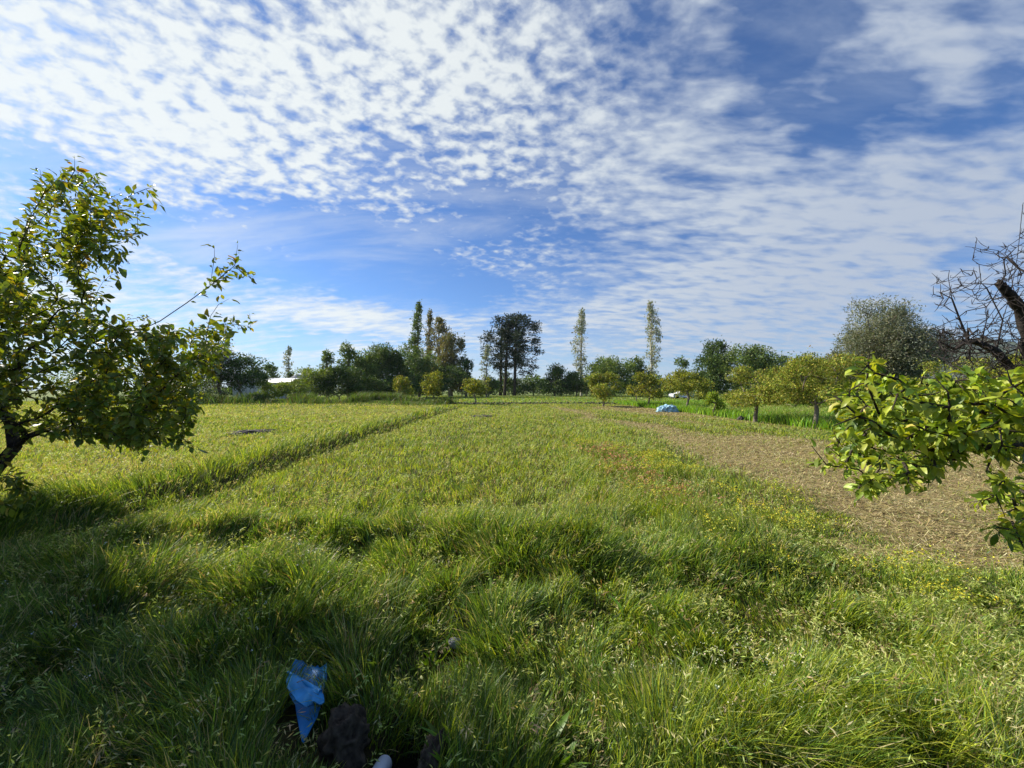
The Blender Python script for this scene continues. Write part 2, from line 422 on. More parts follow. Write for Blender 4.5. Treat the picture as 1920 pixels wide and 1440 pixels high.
def zone_props(x, y, rng):
    """mean height and colour of the grass at each point"""
    n = len(x)
    big = NA.f(x * 0.25 + 9, y * 0.25, 3); pat = NB.f(x * 1.1, y * 1.1 + 4, 3); fine = NC.f(x * 3.1, y * 3.1, 2)
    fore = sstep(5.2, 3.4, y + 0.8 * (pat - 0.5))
    clump = sstep(0.30, 0.72, ND.f(x * 2.3 + 0.6 * NA(x * 3, y * 3), y * 2.3, 2))
    hgt = 0.075 + 0.07 * pat + 0.09 * clump * (1 - 0.55 * sstep(4.5, 6.5, y))
    hgt = hgt + fore * (0.10 * sstep(0.3, 0.75, pat) + 0.12 * (clump - 0.35))
    berm = np.exp(-((x + 5.42) / 0.30) ** 2) * sstep(3.0, 4.4, y) * sstep(46, 30, y)
    hgt = hgt + berm * 0.21
    right = sstep(12.2, 13.2, x + 0.8 * (pat - .5)) * sstep(11.5, 13.5, y) * sstep(46, 40, y)
    hgt = hgt * (1 - right) + right * (0.42 + 0.25 * pat)
    weed = np.exp(-((x - 2.35) / 0.75) ** 2) * sstep(2.8, 4.0, y) * sstep(16, 9, y)
    hgt = hgt + weed * 0.12
    ledge = np.exp(-((x - 1.25) / 0.3) ** 2) * sstep(4.0, 5.2, y) * sstep(11, 8, y)
    hgt = hgt + ledge * 0.10
    hgt = hgt * (1 - 0.45 * sstep(2.2, 3.0, x) * sstep(2.5, 3.0, y) * sstep(6, 5, y))
    lush = sstep(-0.2, 1.2, x) * sstep(3.3, 2.6, y)
    hgt = hgt * (1 - 0.12 * lush) + 0.02 * lush
    lime = np.clip(0.35 + 0.9 * (big - 0.45) + 0.35 * sstep(4, 8, y), 0.05, 1)
    # colour weights
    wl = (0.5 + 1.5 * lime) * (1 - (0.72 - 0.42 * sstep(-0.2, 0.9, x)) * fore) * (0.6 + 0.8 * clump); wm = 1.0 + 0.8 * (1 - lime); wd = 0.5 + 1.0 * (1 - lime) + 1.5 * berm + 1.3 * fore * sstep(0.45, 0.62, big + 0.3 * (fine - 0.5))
    wdry = 0.20 + 0.7 * sstep(0.52, 0.70, fine) + 1.5 * sstep(-5.6, -7.5, x) * sstep(0.36, 0.58, NC.f(x * .15, y * .4, 3)) + 0.8 * sstep(14, 38, y)
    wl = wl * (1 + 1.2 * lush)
    wdry = wdry * (1 - right) * (1 - 0.6 * berm); wl = wl * (1 - 0.75 * right) ; wm = wm * (1 + 1.5 * right)
    wr = 0.5 * np.exp(-((x - 2.05) / 0.28) ** 2) * sstep(4.0, 5.4, y) * sstep(11, 7.5, y) + 0.03
    Wt = np.stack([wl, wm, wd, wdry, wr, 0.25 + 0 * wl], 1); Wt = np.cumsum(Wt / Wt.sum(1, keepdims=True), 1)
    r = rng.random((n, 1)); idx = (r > Wt).sum(1).clip(0, 5)
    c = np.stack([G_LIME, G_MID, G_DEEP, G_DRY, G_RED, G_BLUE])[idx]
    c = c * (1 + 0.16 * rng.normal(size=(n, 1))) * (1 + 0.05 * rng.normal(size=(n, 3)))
    tr = x / np.maximum(y, 0.3); low = sstep(-0.68, -0.60, tr) * sstep(-0.16, -0.24, tr) * sstep(1.95, 1.75, y)
    hgt = hgt * (1 - 0.60 * low)
    return np.clip(hgt, 0.03, 1), np.clip(c, 0.01, 0.8), right, berm

def keep_out(x, y):
    """no grass in the hole, on the stone or on the plastic"""
    a = ((x + 0.50) / 0.13) ** 2 + ((y - 1.66) / 0.22) ** 2 < 1
    b = ((x + 0.74) / 0.10) ** 2 + ((y - 1.72) / 0.12) ** 2 < 1
    c = ((x + 1.03) / 0.10) ** 2 + ((y - 1.96) / 0.30) ** 2 < 1
    d = ((x + 0.36) / 0.16) ** 2 + ((y - 2.55) / 0.30) ** 2 < 0.7
    return a | b | c | (d & (RNG.random(len(x)) < 0.85))

def grass():
    rng = np.random.default_rng(11)
    for name, n, y0, y1, p, segs in (('meadow_grass', 330000, 0.75, 5.0, 1.45, 3), ('field_grass', 400000, 4.6, 46.0, 1.5, 2)):
        x, y = sample_ground(n, y0, y1, p, rng, 1.6 if y0 < 2 else 2.0)
        hgt, c, right, berm = zone_props(x, y, rng)
        s = straw_zone(x, y)
        keep = (rng.random(n) > s * (0.88 - 0.50 * sstep(0.50, 0.66, ND.f(x * 0.9, y * 0.7 + 3, 3)))) & ~keep_out(x, y)
        x, y, hgt, c, s = x[keep], y[keep], hgt[keep], c[keep], s[keep]
        n = len(x); d = np.hypot(x, y)
        L = hgt * (0.55 + 0.75 * rng.random(n)) * (1 - 0.5 * s)
        W = (0.0028 + 0.0011 * y) * (0.7 + 0.6 * rng.random(n))
        lean = np.clip(0.22 + 0.42 * np.abs(rng.normal(size=n)), 0.05, 1.25)
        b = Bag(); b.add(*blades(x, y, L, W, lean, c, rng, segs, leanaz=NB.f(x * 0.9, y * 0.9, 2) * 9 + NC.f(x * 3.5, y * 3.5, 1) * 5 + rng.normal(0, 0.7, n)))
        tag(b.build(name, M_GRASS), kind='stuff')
    # taller, brighter grass under the orchard row and beyond
    x = rng.uniform(12.2, 48, 90000); y = rng.uniform(12, 46, 90000)
    k = (x < 1.42 * y + 3); x, y = x[k], y[k]; n = len(x)
    c = pick([G_MID * [0.9, 1.15, 0.8], G_LIME * [0.75, 1.0, 0.8], G_DEEP * 1.2], [3, 2, 1], n, rng)
    L = (0.35 + 0.30 * NB.f(x * 0.6, y * 0.6)) * (0.7 + 0.5 * rng.random(n))
    b = Bag(); b.add(*blades(x, y, L, 0.02 + 0.0012 * y, 0.2 + 0.2 * rng.random(n), c, rng, 2))
    tag(b.build('tall_grass', M_GRASS), kind='stuff')
    # rough growth along the far left margin
    x = rng.uniform(-45, -7, 30000); y = rng.normal(45, 2.2, 30000); n = len(x)
    c = pick([G_DEEP * 0.9, G_MID * 0.7, np.array([0.13, 0.12, 0.05]), G_BLUE * 0.8], [3, 2, 1.5, 1], n, rng)
    L = (0.3 + 1.1 * sstep(0.4, 0.75, NB.f(x * 0.35, y * 0.3))) * (0.6 + 0.6 * rng.random(n))
    b = Bag(); b.add(*blades(x, y, L, 0.06 + 0 * y, 0.3 + 0.3 * rng.random(n), c, rng, 2))
    tag(b.build('rough_growth', M_GRASS), kind='stuff')
    # pale field beyond the orchard
    x = rng.uniform(-60, 70, 60000); y = rng.uniform(46.5, 108, 60000); n = len(x)
    c = pick([G_MID, G_BLUE * 1.3, G_LIME * 0.8, G_DRY * 0.8], [3, 2, 1.5, 1], n, rng)
    b = Bag(); b.add(*blades(x, y, 0.16 + 0.12 * rng.random(n), 0.08 + 0.001 * y, 0.3 + 0.3 * rng.random(n), c, rng, 2))
    tag(b.build('far_field_grass', M_GRASS), kind='stuff')
    # dry cuttings lying on the mown strip
    n = 480000
    x, y = sample_ground(n, 2.8, 44, 1.5, rng, 1.0)
    k = (x > 2.2) & (rng.random(n) < straw_zone(x, y)); x, y = x[k], y[k]; n = len(x)
    c = pick([[0.50, 0.43, 0.20], [0.37, 0.30, 0.13], [0.21, 0.155, 0.07], [0.60, 0.50, 0.29], [0.26, 0.28, 0.06]], [3, 3.5, 2.5, 1, 1.2], n, rng)
    az = rng.random(n) * np.pi * 2; L = 0.03 + 0.09 * rng.random(n) ** 1.5 + 0.003 * y; W = 0.002 + 0.0009 * y
    dirv = np.stack([np.cos(az), np.sin(az), rng.normal(0.05, 0.22, n)], 1); sv = np.stack([-np.sin(az), np.cos(az), 0 * az], 1)
    P = np.stack([x, y, height(x, y) + 0.008 + 0.035 * rng.random(n)], 1)
    V = np.stack([P - dirv * L[:, None] / 2 - sv * W[:, None] / 2, P - dirv * L[:, None] / 2 + sv * W[:, None] / 2,
                  P + dirv * L[:, None] / 2 + sv * W[:, None] / 2, P + dirv * L[:, None] / 2 - sv * W[:, None] / 2], 1).reshape(-1, 3)
    i = np.arange(n)[:, None] * 4
    b = Bag(); b.add(V, np.concatenate([i + [0, 1, 2], i + [0, 2, 3]]), np.repeat(c, 4, 0))
    tag(b.build('dry_straw', M_STRAW), kind='stuff')

def broad_weeds():
    """broad strap leaves mixed through the foreground, thickest in the shaded lower left"""
    rng = np.random.default_rng(29); n = 9000
    x, y = sample_ground(n, 0.9, 3.6, 0.9, rng, 1.0)
    p = 0.75 * sstep(-0.9, -1.7, x) * sstep(3.1, 2.3, y) * sstep(0.38, 0.55, NB.f(x * 1.5, y * 1.5, 2)) + 0.40 * sstep(0.56, 0.66, NC.f(x * 1.7 + 5, y * 1.7, 2))
    k = (rng.random(n) < p) & ~keep_out(x, y) & (straw_zone(x, y) < 0.2); x, y = x[k], y[k]; n = len(x)
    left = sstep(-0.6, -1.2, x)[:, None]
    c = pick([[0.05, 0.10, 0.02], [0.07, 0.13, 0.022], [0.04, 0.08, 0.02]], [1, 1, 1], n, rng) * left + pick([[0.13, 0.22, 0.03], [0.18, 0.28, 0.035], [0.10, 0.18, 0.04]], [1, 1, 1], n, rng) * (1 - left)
    lz = zone_props(x, y, rng)[0]
    L = np.minimum(0.30, lz * 1.1 + 0.04) * (0.6 + 0.6 * rng.random(n)); W = 0.009 + 0.016 * rng.random(n) ** 1.5
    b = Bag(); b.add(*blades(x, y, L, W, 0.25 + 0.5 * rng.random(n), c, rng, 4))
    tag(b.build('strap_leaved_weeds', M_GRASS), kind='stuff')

def seed_heads():
    """nodding wild oat and brome heads over the foreground grass"""
    rng = np.random.default_rng(23)
    n = 52000
    x, y = sample_ground(n, 1.0, 30.0, 1.6, rng, 1.3)
    dens = 0.35 + 0.65 * sstep(0.42, 0.62, NB.f(x * 0.8 + 2, y * 0.8, 3))
    k = (rng.random(n) < dens * (1 - 0.7 * sstep(-0.5, -1.1, x) * sstep(3.2, 2.6, y))) & (straw_zone(x, y) < 0.3) & ~keep_out(x, y)
    x, y = x[k], y[k]; n = len(x)
    hgt, _, _, _ = zone_props(x, y, rng)
    H = hgt * (1.05 + 0.35 * rng.random(n)) + 0.03; la = rng.normal(0.3, 1.3, n); lean = 0.35 + 0.35 * rng.random(n)
    c = pick([[0.46, 0.50, 0.17], [0.36, 0.44, 0.11], [0.56, 0.52, 0.27], [0.40, 0.30, 0.17]], [3, 3.5, 1.2, 0.8], n, rng)
    b = Bag()
    b.add(*blades(x, y, H, np.full(n, 0.0016) + 0.0003 * y, lean, c * 0.7, rng, 3, leanaz=la))
    base = np.stack([x, y, height(x, y) - 0.01], 1); ld = np.stack([np.cos(la), np.sin(la), 0 * la], 1)
    m = 8
    for j in range(m):
        t = 0.62 + 0.38 * (j + rng.random(n)) / m
        P = base + np.array([0, 0, 1.0]) * (H * (t - 0.35 * lean * t * t))[:, None] + ld * (H * lean * (0.25 * t + 0.75 * t * t))[:, None]
        d = norm(ld * 0.6 + rng.normal(size=(n, 3)) * 0.55 + np.array([0, 0, -0.25]))
        P = P + d * 0.008
        Ls = (0.018 + 0.017 * rng.random(n) + 0.001 * y)[:, None]; Ws = (0.0045 + 0.0008 * y)[:, None]
        sv = norm(np.cross(d, rng.normal(size=(n, 3))))
        V = np.stack([P, P + d * Ls * 0.45 - sv * Ws * 0.5, P + d * Ls, P + d * Ls * 0.45 + sv * Ws * 0.5], 1).reshape(-1, 3)
        i = np.arange(n)[:, None] * 4
        b.add(V, np.concatenate([i + [0, 1, 2], i + [0, 2, 3]]), np.repeat(c * (0.85 + 0.3 * rng.random((n, 1))), 4, 0))
    tag(b.build('grass_seed_heads', M_GRASS), kind='stuff')

def flowers(name, n, region, pal, w, size, rng, hh, stem=True):
    x, y = region(n, rng); n = len(x)
    hgt, _, _, _ = zone_props(x, y, rng)
    H = hgt * hh + 0.03 + 0.08 * rng.random(n)
    c = pick(pal, w, n, rng)
    b = Bag()
    if stem:
        b.add(*blades(x, y, H, np.full(n, 0.002) + 0.0004 * y, 0.08 + 0.1 * rng.random(n), pick([G_MID * 0.8, G_LIME * .7], [1, 1], n, rng), rng, 2))
    P0 = np.stack([x, y, height(x, y) + H], 1)
    for j in range(4):
        P = P0 + rng.normal(size=(n, 3)) * (size * 0.7)
        nrm = norm(rng.normal(size=(n, 3)) + np.array([0, 0, 1.2])); a = norm(np.cross(nrm, rng.normal(size=(n, 3)))); bb = np.cross(nrm, a)
        s = (size * (0.6 + 0.6 * rng.random(n)) * (0.5 + 0.12 * y))[:, None] * 0.5
        V = np.stack([P - a * s, P - bb * s, P + a * s, P + bb * s], 1).reshape(-1, 3)
        i = np.arange(n)[:, None] * 4
        b.add(V, np.concatenate([i + [0, 1, 2], i + [0, 2, 3]]), np.repeat(c, 4, 0))
    tag(b.build(name, M_PETAL), kind='stuff')

def reg_weeds(n, rng):
    y = rng.uniform(2.6, 11, n); x = rng.normal(2.9, 0.7, n)
    k = (straw_zone(x, y) < 0.4) & (NB.f(x * 1.6 + 8, y * 1.6, 2) > 0.60); return x[k], y[k]
def reg_white(n, rng):
    y = rng.normal(1.95, 0.28, n); x = rng.normal(1.05, 0.35, n); k = y > 1.5; return x[k], y[k]
def reg_left(n, rng):
    y = rng.normal(2.55, 0.5, n); x = rng.normal(-2.0, 0.8, n); k = y > 1.5; return x[k], y[k]

grass()
broad_weeds()
seed_heads()
_r = np.random.default_rng(31)
flowers('yellow_weed_flowers', 9000, reg_weeds, [[0.50, 0.50, 0.05], [0.62, 0.50, 0.03], [0.36, 0.42, 0.05]], [3, 1, 2], 0.016, _r, 1.0)
flowers('red_dock_heads', 420, lambda n, r: (r.normal(2.05, 0.25, n), r.uniform(4.2, 9.5, n)), [[0.42, 0.20, 0.08], [0.48, 0.30, 0.14]], [1, 1], 0.020, _r, 1.0)
flowers('white_wildflowers', 110, reg_white, [[0.70, 0.68, 0.45], [0.6, 0.6, 0.35]], [2, 1], 0.011, _r, 0.95)
flowers('clover_flowers', 60, reg_left, [[0.55, 0.55, 0.48]], [1], 0.010, _r, 0.9)

# ------------------------------------------------------------------ trees: skeleton, limbs and leaves
def skeleton(trunk, attr, rng, step=0.3, bow=0.12, up=0.25, minh=None, par0=None):
    """grow a branch to every attractor from the nearest suitable node. Returns positions, parents"""
    P = [np.array(p, float) for p in trunk]; par = ([-1] + list(range(len(trunk) - 1))) if par0 is None else list(par0)
    dist = [0.0]
    for i in range(1, len(P)): dist.append(dist[par[i]] + np.linalg.norm(P[i] - P[par[i]]))
    root = P[0]
    zmin = root[2] + (minh or 0)
    order = np.argsort(np.linalg.norm(attr - P[-1], axis=1) + 0.001 * rng.random(len(attr)))
    tips = []
    PA = np.array(P); DA = np.array(dist)
    for oi in order:
        a = attr[oi]
        v = a - PA; d = np.linalg.norm(v, axis=1)
        cost = d + 0.22 * DA + np.where(PA[:, 2] < zmin, 4.0, 0) + up * np.maximum(0, PA[:, 2] - a[2])
        j = int(np.argmin(cost)); s = PA[j]
        L = np.linalg.norm(a - s)
        k = max(1, int(L / step))
        pd = norm(PA[j] - PA[par[j]]) if par[j] >= 0 else np.array([0, 0, 1.0])
        off = rng.normal(size=3) * bow * L
        prev = j
        newp = []
        for q in range(1, k + 1):
            t = q / k
            p = s + (a - s) * t + (pd * 0.22 * L + off) * (t * (1 - t)) * 1.6 + rng.normal(size=3) * 0.035 * step * (1 if q < k else 0)
            newp.append(p)
        for p in newp:
            par.append(prev); dist.append(dist[prev] + np.linalg.norm(p - P[prev])); P.append(p); prev = len(P) - 1
        PA = np.concatenate([PA, np.array(newp)]); DA = np.array(dist)
        tips.append(prev)
    return np.array(P), np.array(par), tips

def limb_mesh(P, par, R0, rtip, sides=6, power=0.5, taper_root=1.35, minr=0.0, rjit=0.0, rng=None):
    n = len(P); cnt = np.zeros(n); kids = [[] for _ in range(n)]
    for i in range(n):
        if par[i] >= 0: kids[par[i]].append(i)
    for i in range(n - 1, -1, -1):
        if not kids[i]: cnt[i] = 1
        else: cnt[i] = sum(cnt[k] for k in kids[i])
    r = np.maximum(rtip, R0 * (cnt / cnt[0]) ** power)
    r[0] *= taper_root
    V = []; Qs = []; base = 0
    starts = [(0, -1)]
    ang = np.arange(sides) * 2 * np.pi / sides
    ca, sa = np.cos(ang)[:, None], np.sin(ang)[:, None]
    while starts:
        s, p0 = starts.pop()
        chain = [] if p0 < 0 else [p0]
        c = s
        while True:
            chain.append(c)
            ks = kids[c]
            if not ks: break
            m = max(ks, key=lambda k: cnt[k])
            for k in ks:
                if k != m: starts.append((k, c))
            c = m
        if len(chain) < 2: continue
        pts = P[chain]; rr = r[chain].copy()
        if p0 >= 0: rr[0] = min(rr[0], rr[1] * 1.25)
        if rr.max() < minr: continue
        rr[-1] *= 0.5
        tan = np.gradient(pts, axis=0); tan = norm(tan)
        ref = np.array([1.0, 0, 0]) if abs(tan[0][0]) < 0.8 else np.array([0, 1.0, 0])
        for i in range(len(pts)):
            a = np.cross(tan[i], ref); a = a / (np.linalg.norm(a) + 1e-9); b = np.cross(tan[i], a); ref = np.cross(a, tan[i]) if False else ref
            rad = rr[i] * (1 if rng is None or rjit == 0 else (1 + rjit * rng.normal(size=(sides, 1))))
            V.append(pts[i] + (a * ca + b * sa) * rad)
        m = len(pts); i0 = base + (np.arange(m - 1)[:, None] * sides)
        j = np.arange(sides); j2 = (j + 1) % sides
        q = np.stack([i0 + j, i0 + j2, i0 + sides + j2, i0 + sides + j], 2).reshape(-1, 4)
        Qs.append(q); base += m * sides
    return np.concatenate(V), np.concatenate(Qs), r

def leaf_simple(P, D, Nn, L, W, fold=0.25):
    """folded diamond leaves"""
    S = norm(np.cross(D, Nn)); Nn = np.cross(S, D)
    L = np.broadcast_to(np.asarray(L, float), (len(P),))[:, None]; W = np.broadcast_to(np.asarray(W, float), (len(P),))[:, None]
    mid = P + D * L * 0.45
    V = np.stack([P, mid - S * W * .5 + Nn * W * fold, P + D * L - Nn * L * 0.08, mid + S * W * .5 + Nn * W * fold], 1).reshape(-1, 3)
    i = np.arange(len(P))[:, None] * 4
    return V, np.concatenate([i + [0, 1, 2], i + [0, 2, 3]])

def leaf_full(P, D, Nn, L, W, bend, rng, wave=0.12):
    """pointed leaves with a folded midrib, a bend and a little wave: 10 vertices each"""
    n = len(P)
    S = norm(np.cross(D, Nn)); Nn = np.cross(S, D)
    L = L[:, None]; W = W[:, None]; bend = bend[:, None]
    st = []
    ct = lambda t: P + D * (L * (t - 0.15 * bend * t * t)) - Nn * (bend * L * t * t)
    V = [ct(0.0)]
    for t, w in ((0.22, 0.72), (0.5, 1.0), (0.78, 0.62)):
        c = ct(t); f = 0.16 * W * w
        wl = wave * W * rng.normal(size=(n, 1)); wr = wave * W * rng.normal(size=(n, 1))
        V += [c - S * W * w * .5 + Nn * (f + wl), c, c + S * W * w * .5 + Nn * (f + wr)]
    V.append(ct(1.0))
    V = np.stack(V, 1).reshape(-1, 3); i = np.arange(n)[:, None] * 11
    T = [(0, 2, 1), (0, 3, 2), (1, 2, 5), (1, 5, 4), (2, 3, 6), (2, 6, 5), (4, 5, 8), (4, 8, 7), (5, 6, 9), (5, 9, 8), (7, 8, 10), (8, 9, 10)]
    return V, np.concatenate([i + np.array(t) for t in T]), 11

def lobed_points(n, blobs, rng, shell=0.55):
    """points in a set of ellipsoids, biased towards their outsides"""
    blobs = np.array(blobs); vol = blobs[:, 3] * blobs[:, 4] * blobs[:, 5]
    idx = rng.choice(len(blobs), n, p=vol ** 0.8 / (vol ** 0.8).sum())
    d = rand_dirs(n, rng); r = (shell + (1 - shell) * rng.random(n)) ** 0.8
    r = np.where(rng.random(n) < 0.25, rng.random(n) ** 0.5, r)
    return blobs[idx, :3] + d * r[:, None] * blobs[idx, 3:]

LEMON = [[0.28, 0.32, 0.045], [0.18, 0.25, 0.035], [0.46, 0.45, 0.08], [0.11, 0.16, 0.03], [0.30, 0.24, 0.06]]
LEMON2 = [[0.29, 0.31, 0.04], [0.19, 0.24, 0.035], [0.42, 0.38, 0.055], [0.11, 0.15, 0.03]]
LIME = [[0.30, 0.40, 0.04], [0.22, 0.32, 0.04], [0.38, 0.44, 0.05]]
DARKG = [[0.065, 0.115, 0.032], [0.09, 0.145, 0.036], [0.045, 0.085, 0.028], [0.13, 0.18, 0.045]]
MIDG = [[0.125, 0.19, 0.045], [0.16, 0.225, 0.055], [0.08, 0.135, 0.038], [0.21, 0.255, 0.075]]
BRIGHTG = [[0.20, 0.27, 0.045], [0.15, 0.22, 0.04], [0.26, 0.31, 0.06]]
BROWNG = [[0.21, 0.185, 0.075], [0.16, 0.165, 0.06], [0.26, 0.21, 0.10], [0.12, 0.135, 0.05]]
GREYG = [[0.17, 0.19, 0.115], [0.22, 0.235, 0.16], [0.11, 0.13, 0.075], [0.28, 0.28, 0.19]]
POPG = [[0.25, 0.28, 0.17], [0.34, 0.35, 0.26], [0.17, 0.21, 0.11]]
PALEP = [[0.32, 0.34, 0.24], [0.42, 0.42, 0.34], [0.22, 0.25, 0.15]]
PINEG = [[0.028, 0.048, 0.024], [0.040, 0.062, 0.028], [0.055, 0.075, 0.035]]
GREYB = [[0.12, 0.11, 0.10], [0.09, 0.085, 0.075], [0.09, 0.11, 0.06]]

def make_tree(name, label, cat, group, px, Y, top, width, pal, style='round', seed=0, base_lift=0.0, bark=None, cover=2.6, leafpx=2.0,
              clear=0.22, trunk_r=None, crown_dx=0.0, bottom=None, real=0.09, lobes=11, aspect=0.5, x=None):
    rng = np.random.default_rng(1000 + seed)
    bx = (px - 960) / F * Y if x is None else x
    bz = float(height(np.array([bx]), np.array([Y]))[0])
    H = at(px, top, Y)[2] - bz; W = width * Y / F
    root = empty(name, (bx, Y, bz - 0.03))
    tag(root, label, cat, group)
    leafL = max(real, leafpx * Y / 384.0)
    R0 = trunk_r or max(0.03, (0.013 if style == 'poplar' else 0.022) * H)
    blobs = []; gdx = crown_dx * Y / F
    if style in ('round', 'lemon', 'bush', 'olive'):
        zb = H * clear if bottom is None else (at(px, bottom, Y)[2] - bz)
        hc = (H - zb)
        for i in range(lobes):
            a = rng.random() * 2 * np.pi; q = rng.random() ** 0.5 * (0.74 if style == 'lemon' else 0.62); t = 0.12 + 0.78 * rng.random()
            env = math.sin(math.pi * min(1, 0.18 + 0.72 * t)) ** (0.7 if style != 'olive' else 0.9)
            rr = (0.15 + 0.17 * rng.random()) if style == 'lemon' else (0.24 + 0.14 * rng.random())
            blobs.append([gdx + math.cos(a) * q * W * 0.5 * env, math.sin(a) * q * W * 0.5 * env, zb + hc * t * 0.86, rr * W * 0.62, rr * W * 0.62, rr * min(hc, W) * 0.60])
        if style == 'lemon':
            trunk = [(0, 0, 0), (0.02 * W, 0.01 * W, zb * 0.5), (rng.normal() * 0.03 * W, rng.normal() * .03 * W, zb * 0.92 + 0.02)]
        elif style == 'bush':
            trunk = [(0, 0, 0), (0, 0, H * 0.12)]
        else:
            trunk = [(0, 0, 0)] + [(rng.normal() * 0.03 * W + gdx * t, rng.normal() * 0.03 * W, H * t) for t in (0.2, 0.4, 0.62)]
        na = 130 if Y < 40 else 70
        attr = lobed_points(na, blobs, rng, 0.4)
        attr[:, 2] = np.maximum(attr[:, 2], 0.06 * H if style == 'bush' else zb * 0.8)
        step = max(0.15, H / 14)
        P, par, tips = skeleton(trunk, attr, rng, step=step, bow=0.16, minh=None if style == 'bush' else zb * 0.7)
        nl = int(2.1 * cover * W * (H - zb) / (leafL * leafL * aspect)); nl = min(nl, 60000)
        c = attr[rng.integers(0, na, nl)] + rng.normal(size=(nl, 3)) * np.array([W, W, hc * 0.9]) * (0.036 if style == 'lemon' else 0.05)
        jl = rng.random(nl) < 0.4
        c[jl] = lobed_points(int(jl.sum()), blobs, rng, 0.75)
        # sprigs standing out of the outline
        ns = int(nl * 0.08); a_ = attr[rng.integers(0, na, ns)]; cen = np.array([gdx, 0, zb + hc * 0.4])
        c[:ns] = a_ + norm(a_ - cen) * (rng.random((ns, 1)) ** 2) * 0.12 * W + rng.normal(size=(ns, 3)) * 0.012 * W
        c[:, 2] = np.maximum(c[:, 2], 0.03 * H)
        cen = np.array([gdx, 0, zb + hc * 0.35])
        D = norm(norm(c - cen) * 0.7 + rng.normal(size=(nl, 3)) * 0.8)
    elif style == 'poplar':
        trunk = [(0.01 * H * rng.normal() * t, 0.01 * H * rng.normal() * t, H * t * 0.96) for t in np.linspace(0, 1, 9)]
        na = 190
        t = clear + (1 - clear) * rng.random(na) ** 0.9
        env = W * 0.5 * np.interp(t, [0, clear, clear + .2, 0.6, 0.85, 1.0], [0.2, 0.35, 0.8, 1.0, 0.6, 0.06])
        a = rng.random(na) * 2 * np.pi; q = rng.random(na) ** 0.5 * (0.75 + 0.5 * rng.random(na))
        attr = np.stack([np.cos(a) * q * env, np.sin(a) * q * env, H * t], 1)
        attr[:, 0] += 0.15 * W * np.sin(t * 5 + seed)
        P, par, tips = skeleton(trunk, attr, rng, step=H / 24, bow=0.04, up=3.0, minh=H * clear * 0.8)
        nl = int(2.0 * cover * W * H * 0.6 / (leafL * leafL * aspect)); nl = min(nl, 16000)
        c = attr[rng.integers(0, na, nl)] + rng.normal(size=(nl, 3)) * np.array([W * .075, W * .075, H * 0.016])
        D = norm(rng.normal(size=(nl, 3)) + np.array([0, 0, 0.8]))
    elif style == 'pine':
        lean = rng.normal() * 0.02
        trunk = [(H * lean * t * t + gdx * t * 0.5, 0.0, H * t * 0.95) for t in np.linspace(0, 1, 12)]
        na = lobes
        attr = []
        for i in range(na):
            t = clear + (1 - clear) * (rng.random() ** 0.8)
            env = W * 0.5 * np.interp(t, [clear, clear + 0.2, 0.75, 0.92, 1.0], [0.75, 0.95, 0.9, 0.72, 0.3])
            a = rng.random() * 2 * np.pi; q = (0.25 + 0.75 * rng.random() ** 0.6)
            attr.append([math.cos(a) * q * env + gdx * t, math.sin(a) * q * env, H * t * 0.97])
        attr = np.array(attr)
        P, par, tips = skeleton(trunk, attr, rng, step=H / 26, bow=0.05, up=1.5, minh=H * clear * 0.8)
        nl = int(cover * W * H * (1 - clear) / (leafL * leafL * aspect)); nl = min(nl, 26000)
        cl = rng.integers(0, na, nl); rad = (0.040 * H) * (0.65 + 0.7 * rng.random(na))
        dd = rand_dirs(nl, rng)
        c = attr[cl] + dd * (rad[cl] * rng.random(nl) ** 0.4)[:, None] * np.array([1.25, 1.25, 0.72])
        D = norm(dd + rng.normal(size=(nl, 3)) * 0.5 + np.array([0, 0, 0.3]))
    Vb, Qb, r = limb_mesh(P, par, R0, max(0.004, 0.0009 * Y * 0.5), sides=7 if Y < 25 else 5, power=0.55, rng=rng)
    link('trunk', mesh_tris('trunk', Vb, None, None, True, Qb), bark or M_BARKG, root)
    col = pick(pal, np.linspace(1.4, 0.7, len(pal)), nl, rng, 0.16)
    # whole clumps lean lighter or darker in leaf colour, as young and old growth do
    cn = NB.f(c[:, 0] / W * 4 + seed, c[:, 2] / W * 4 + c[:, 1] / W * 3, 2)[:, None]
    col = col * (0.72 + 0.56 * cn)
    L = leafL * (0.65 + 0.7 * rng.random(nl))
    V, T = leaf_simple(c, D, rand_dirs(nl, rng) + np.array([0, 0, 0.6]), L, L * aspect)
    link('crown', mesh_tris('crown', V, T, np.repeat(col, 4, 0)), M_NEEDLE if style == 'pine' else M_CROWN, root)
    return root

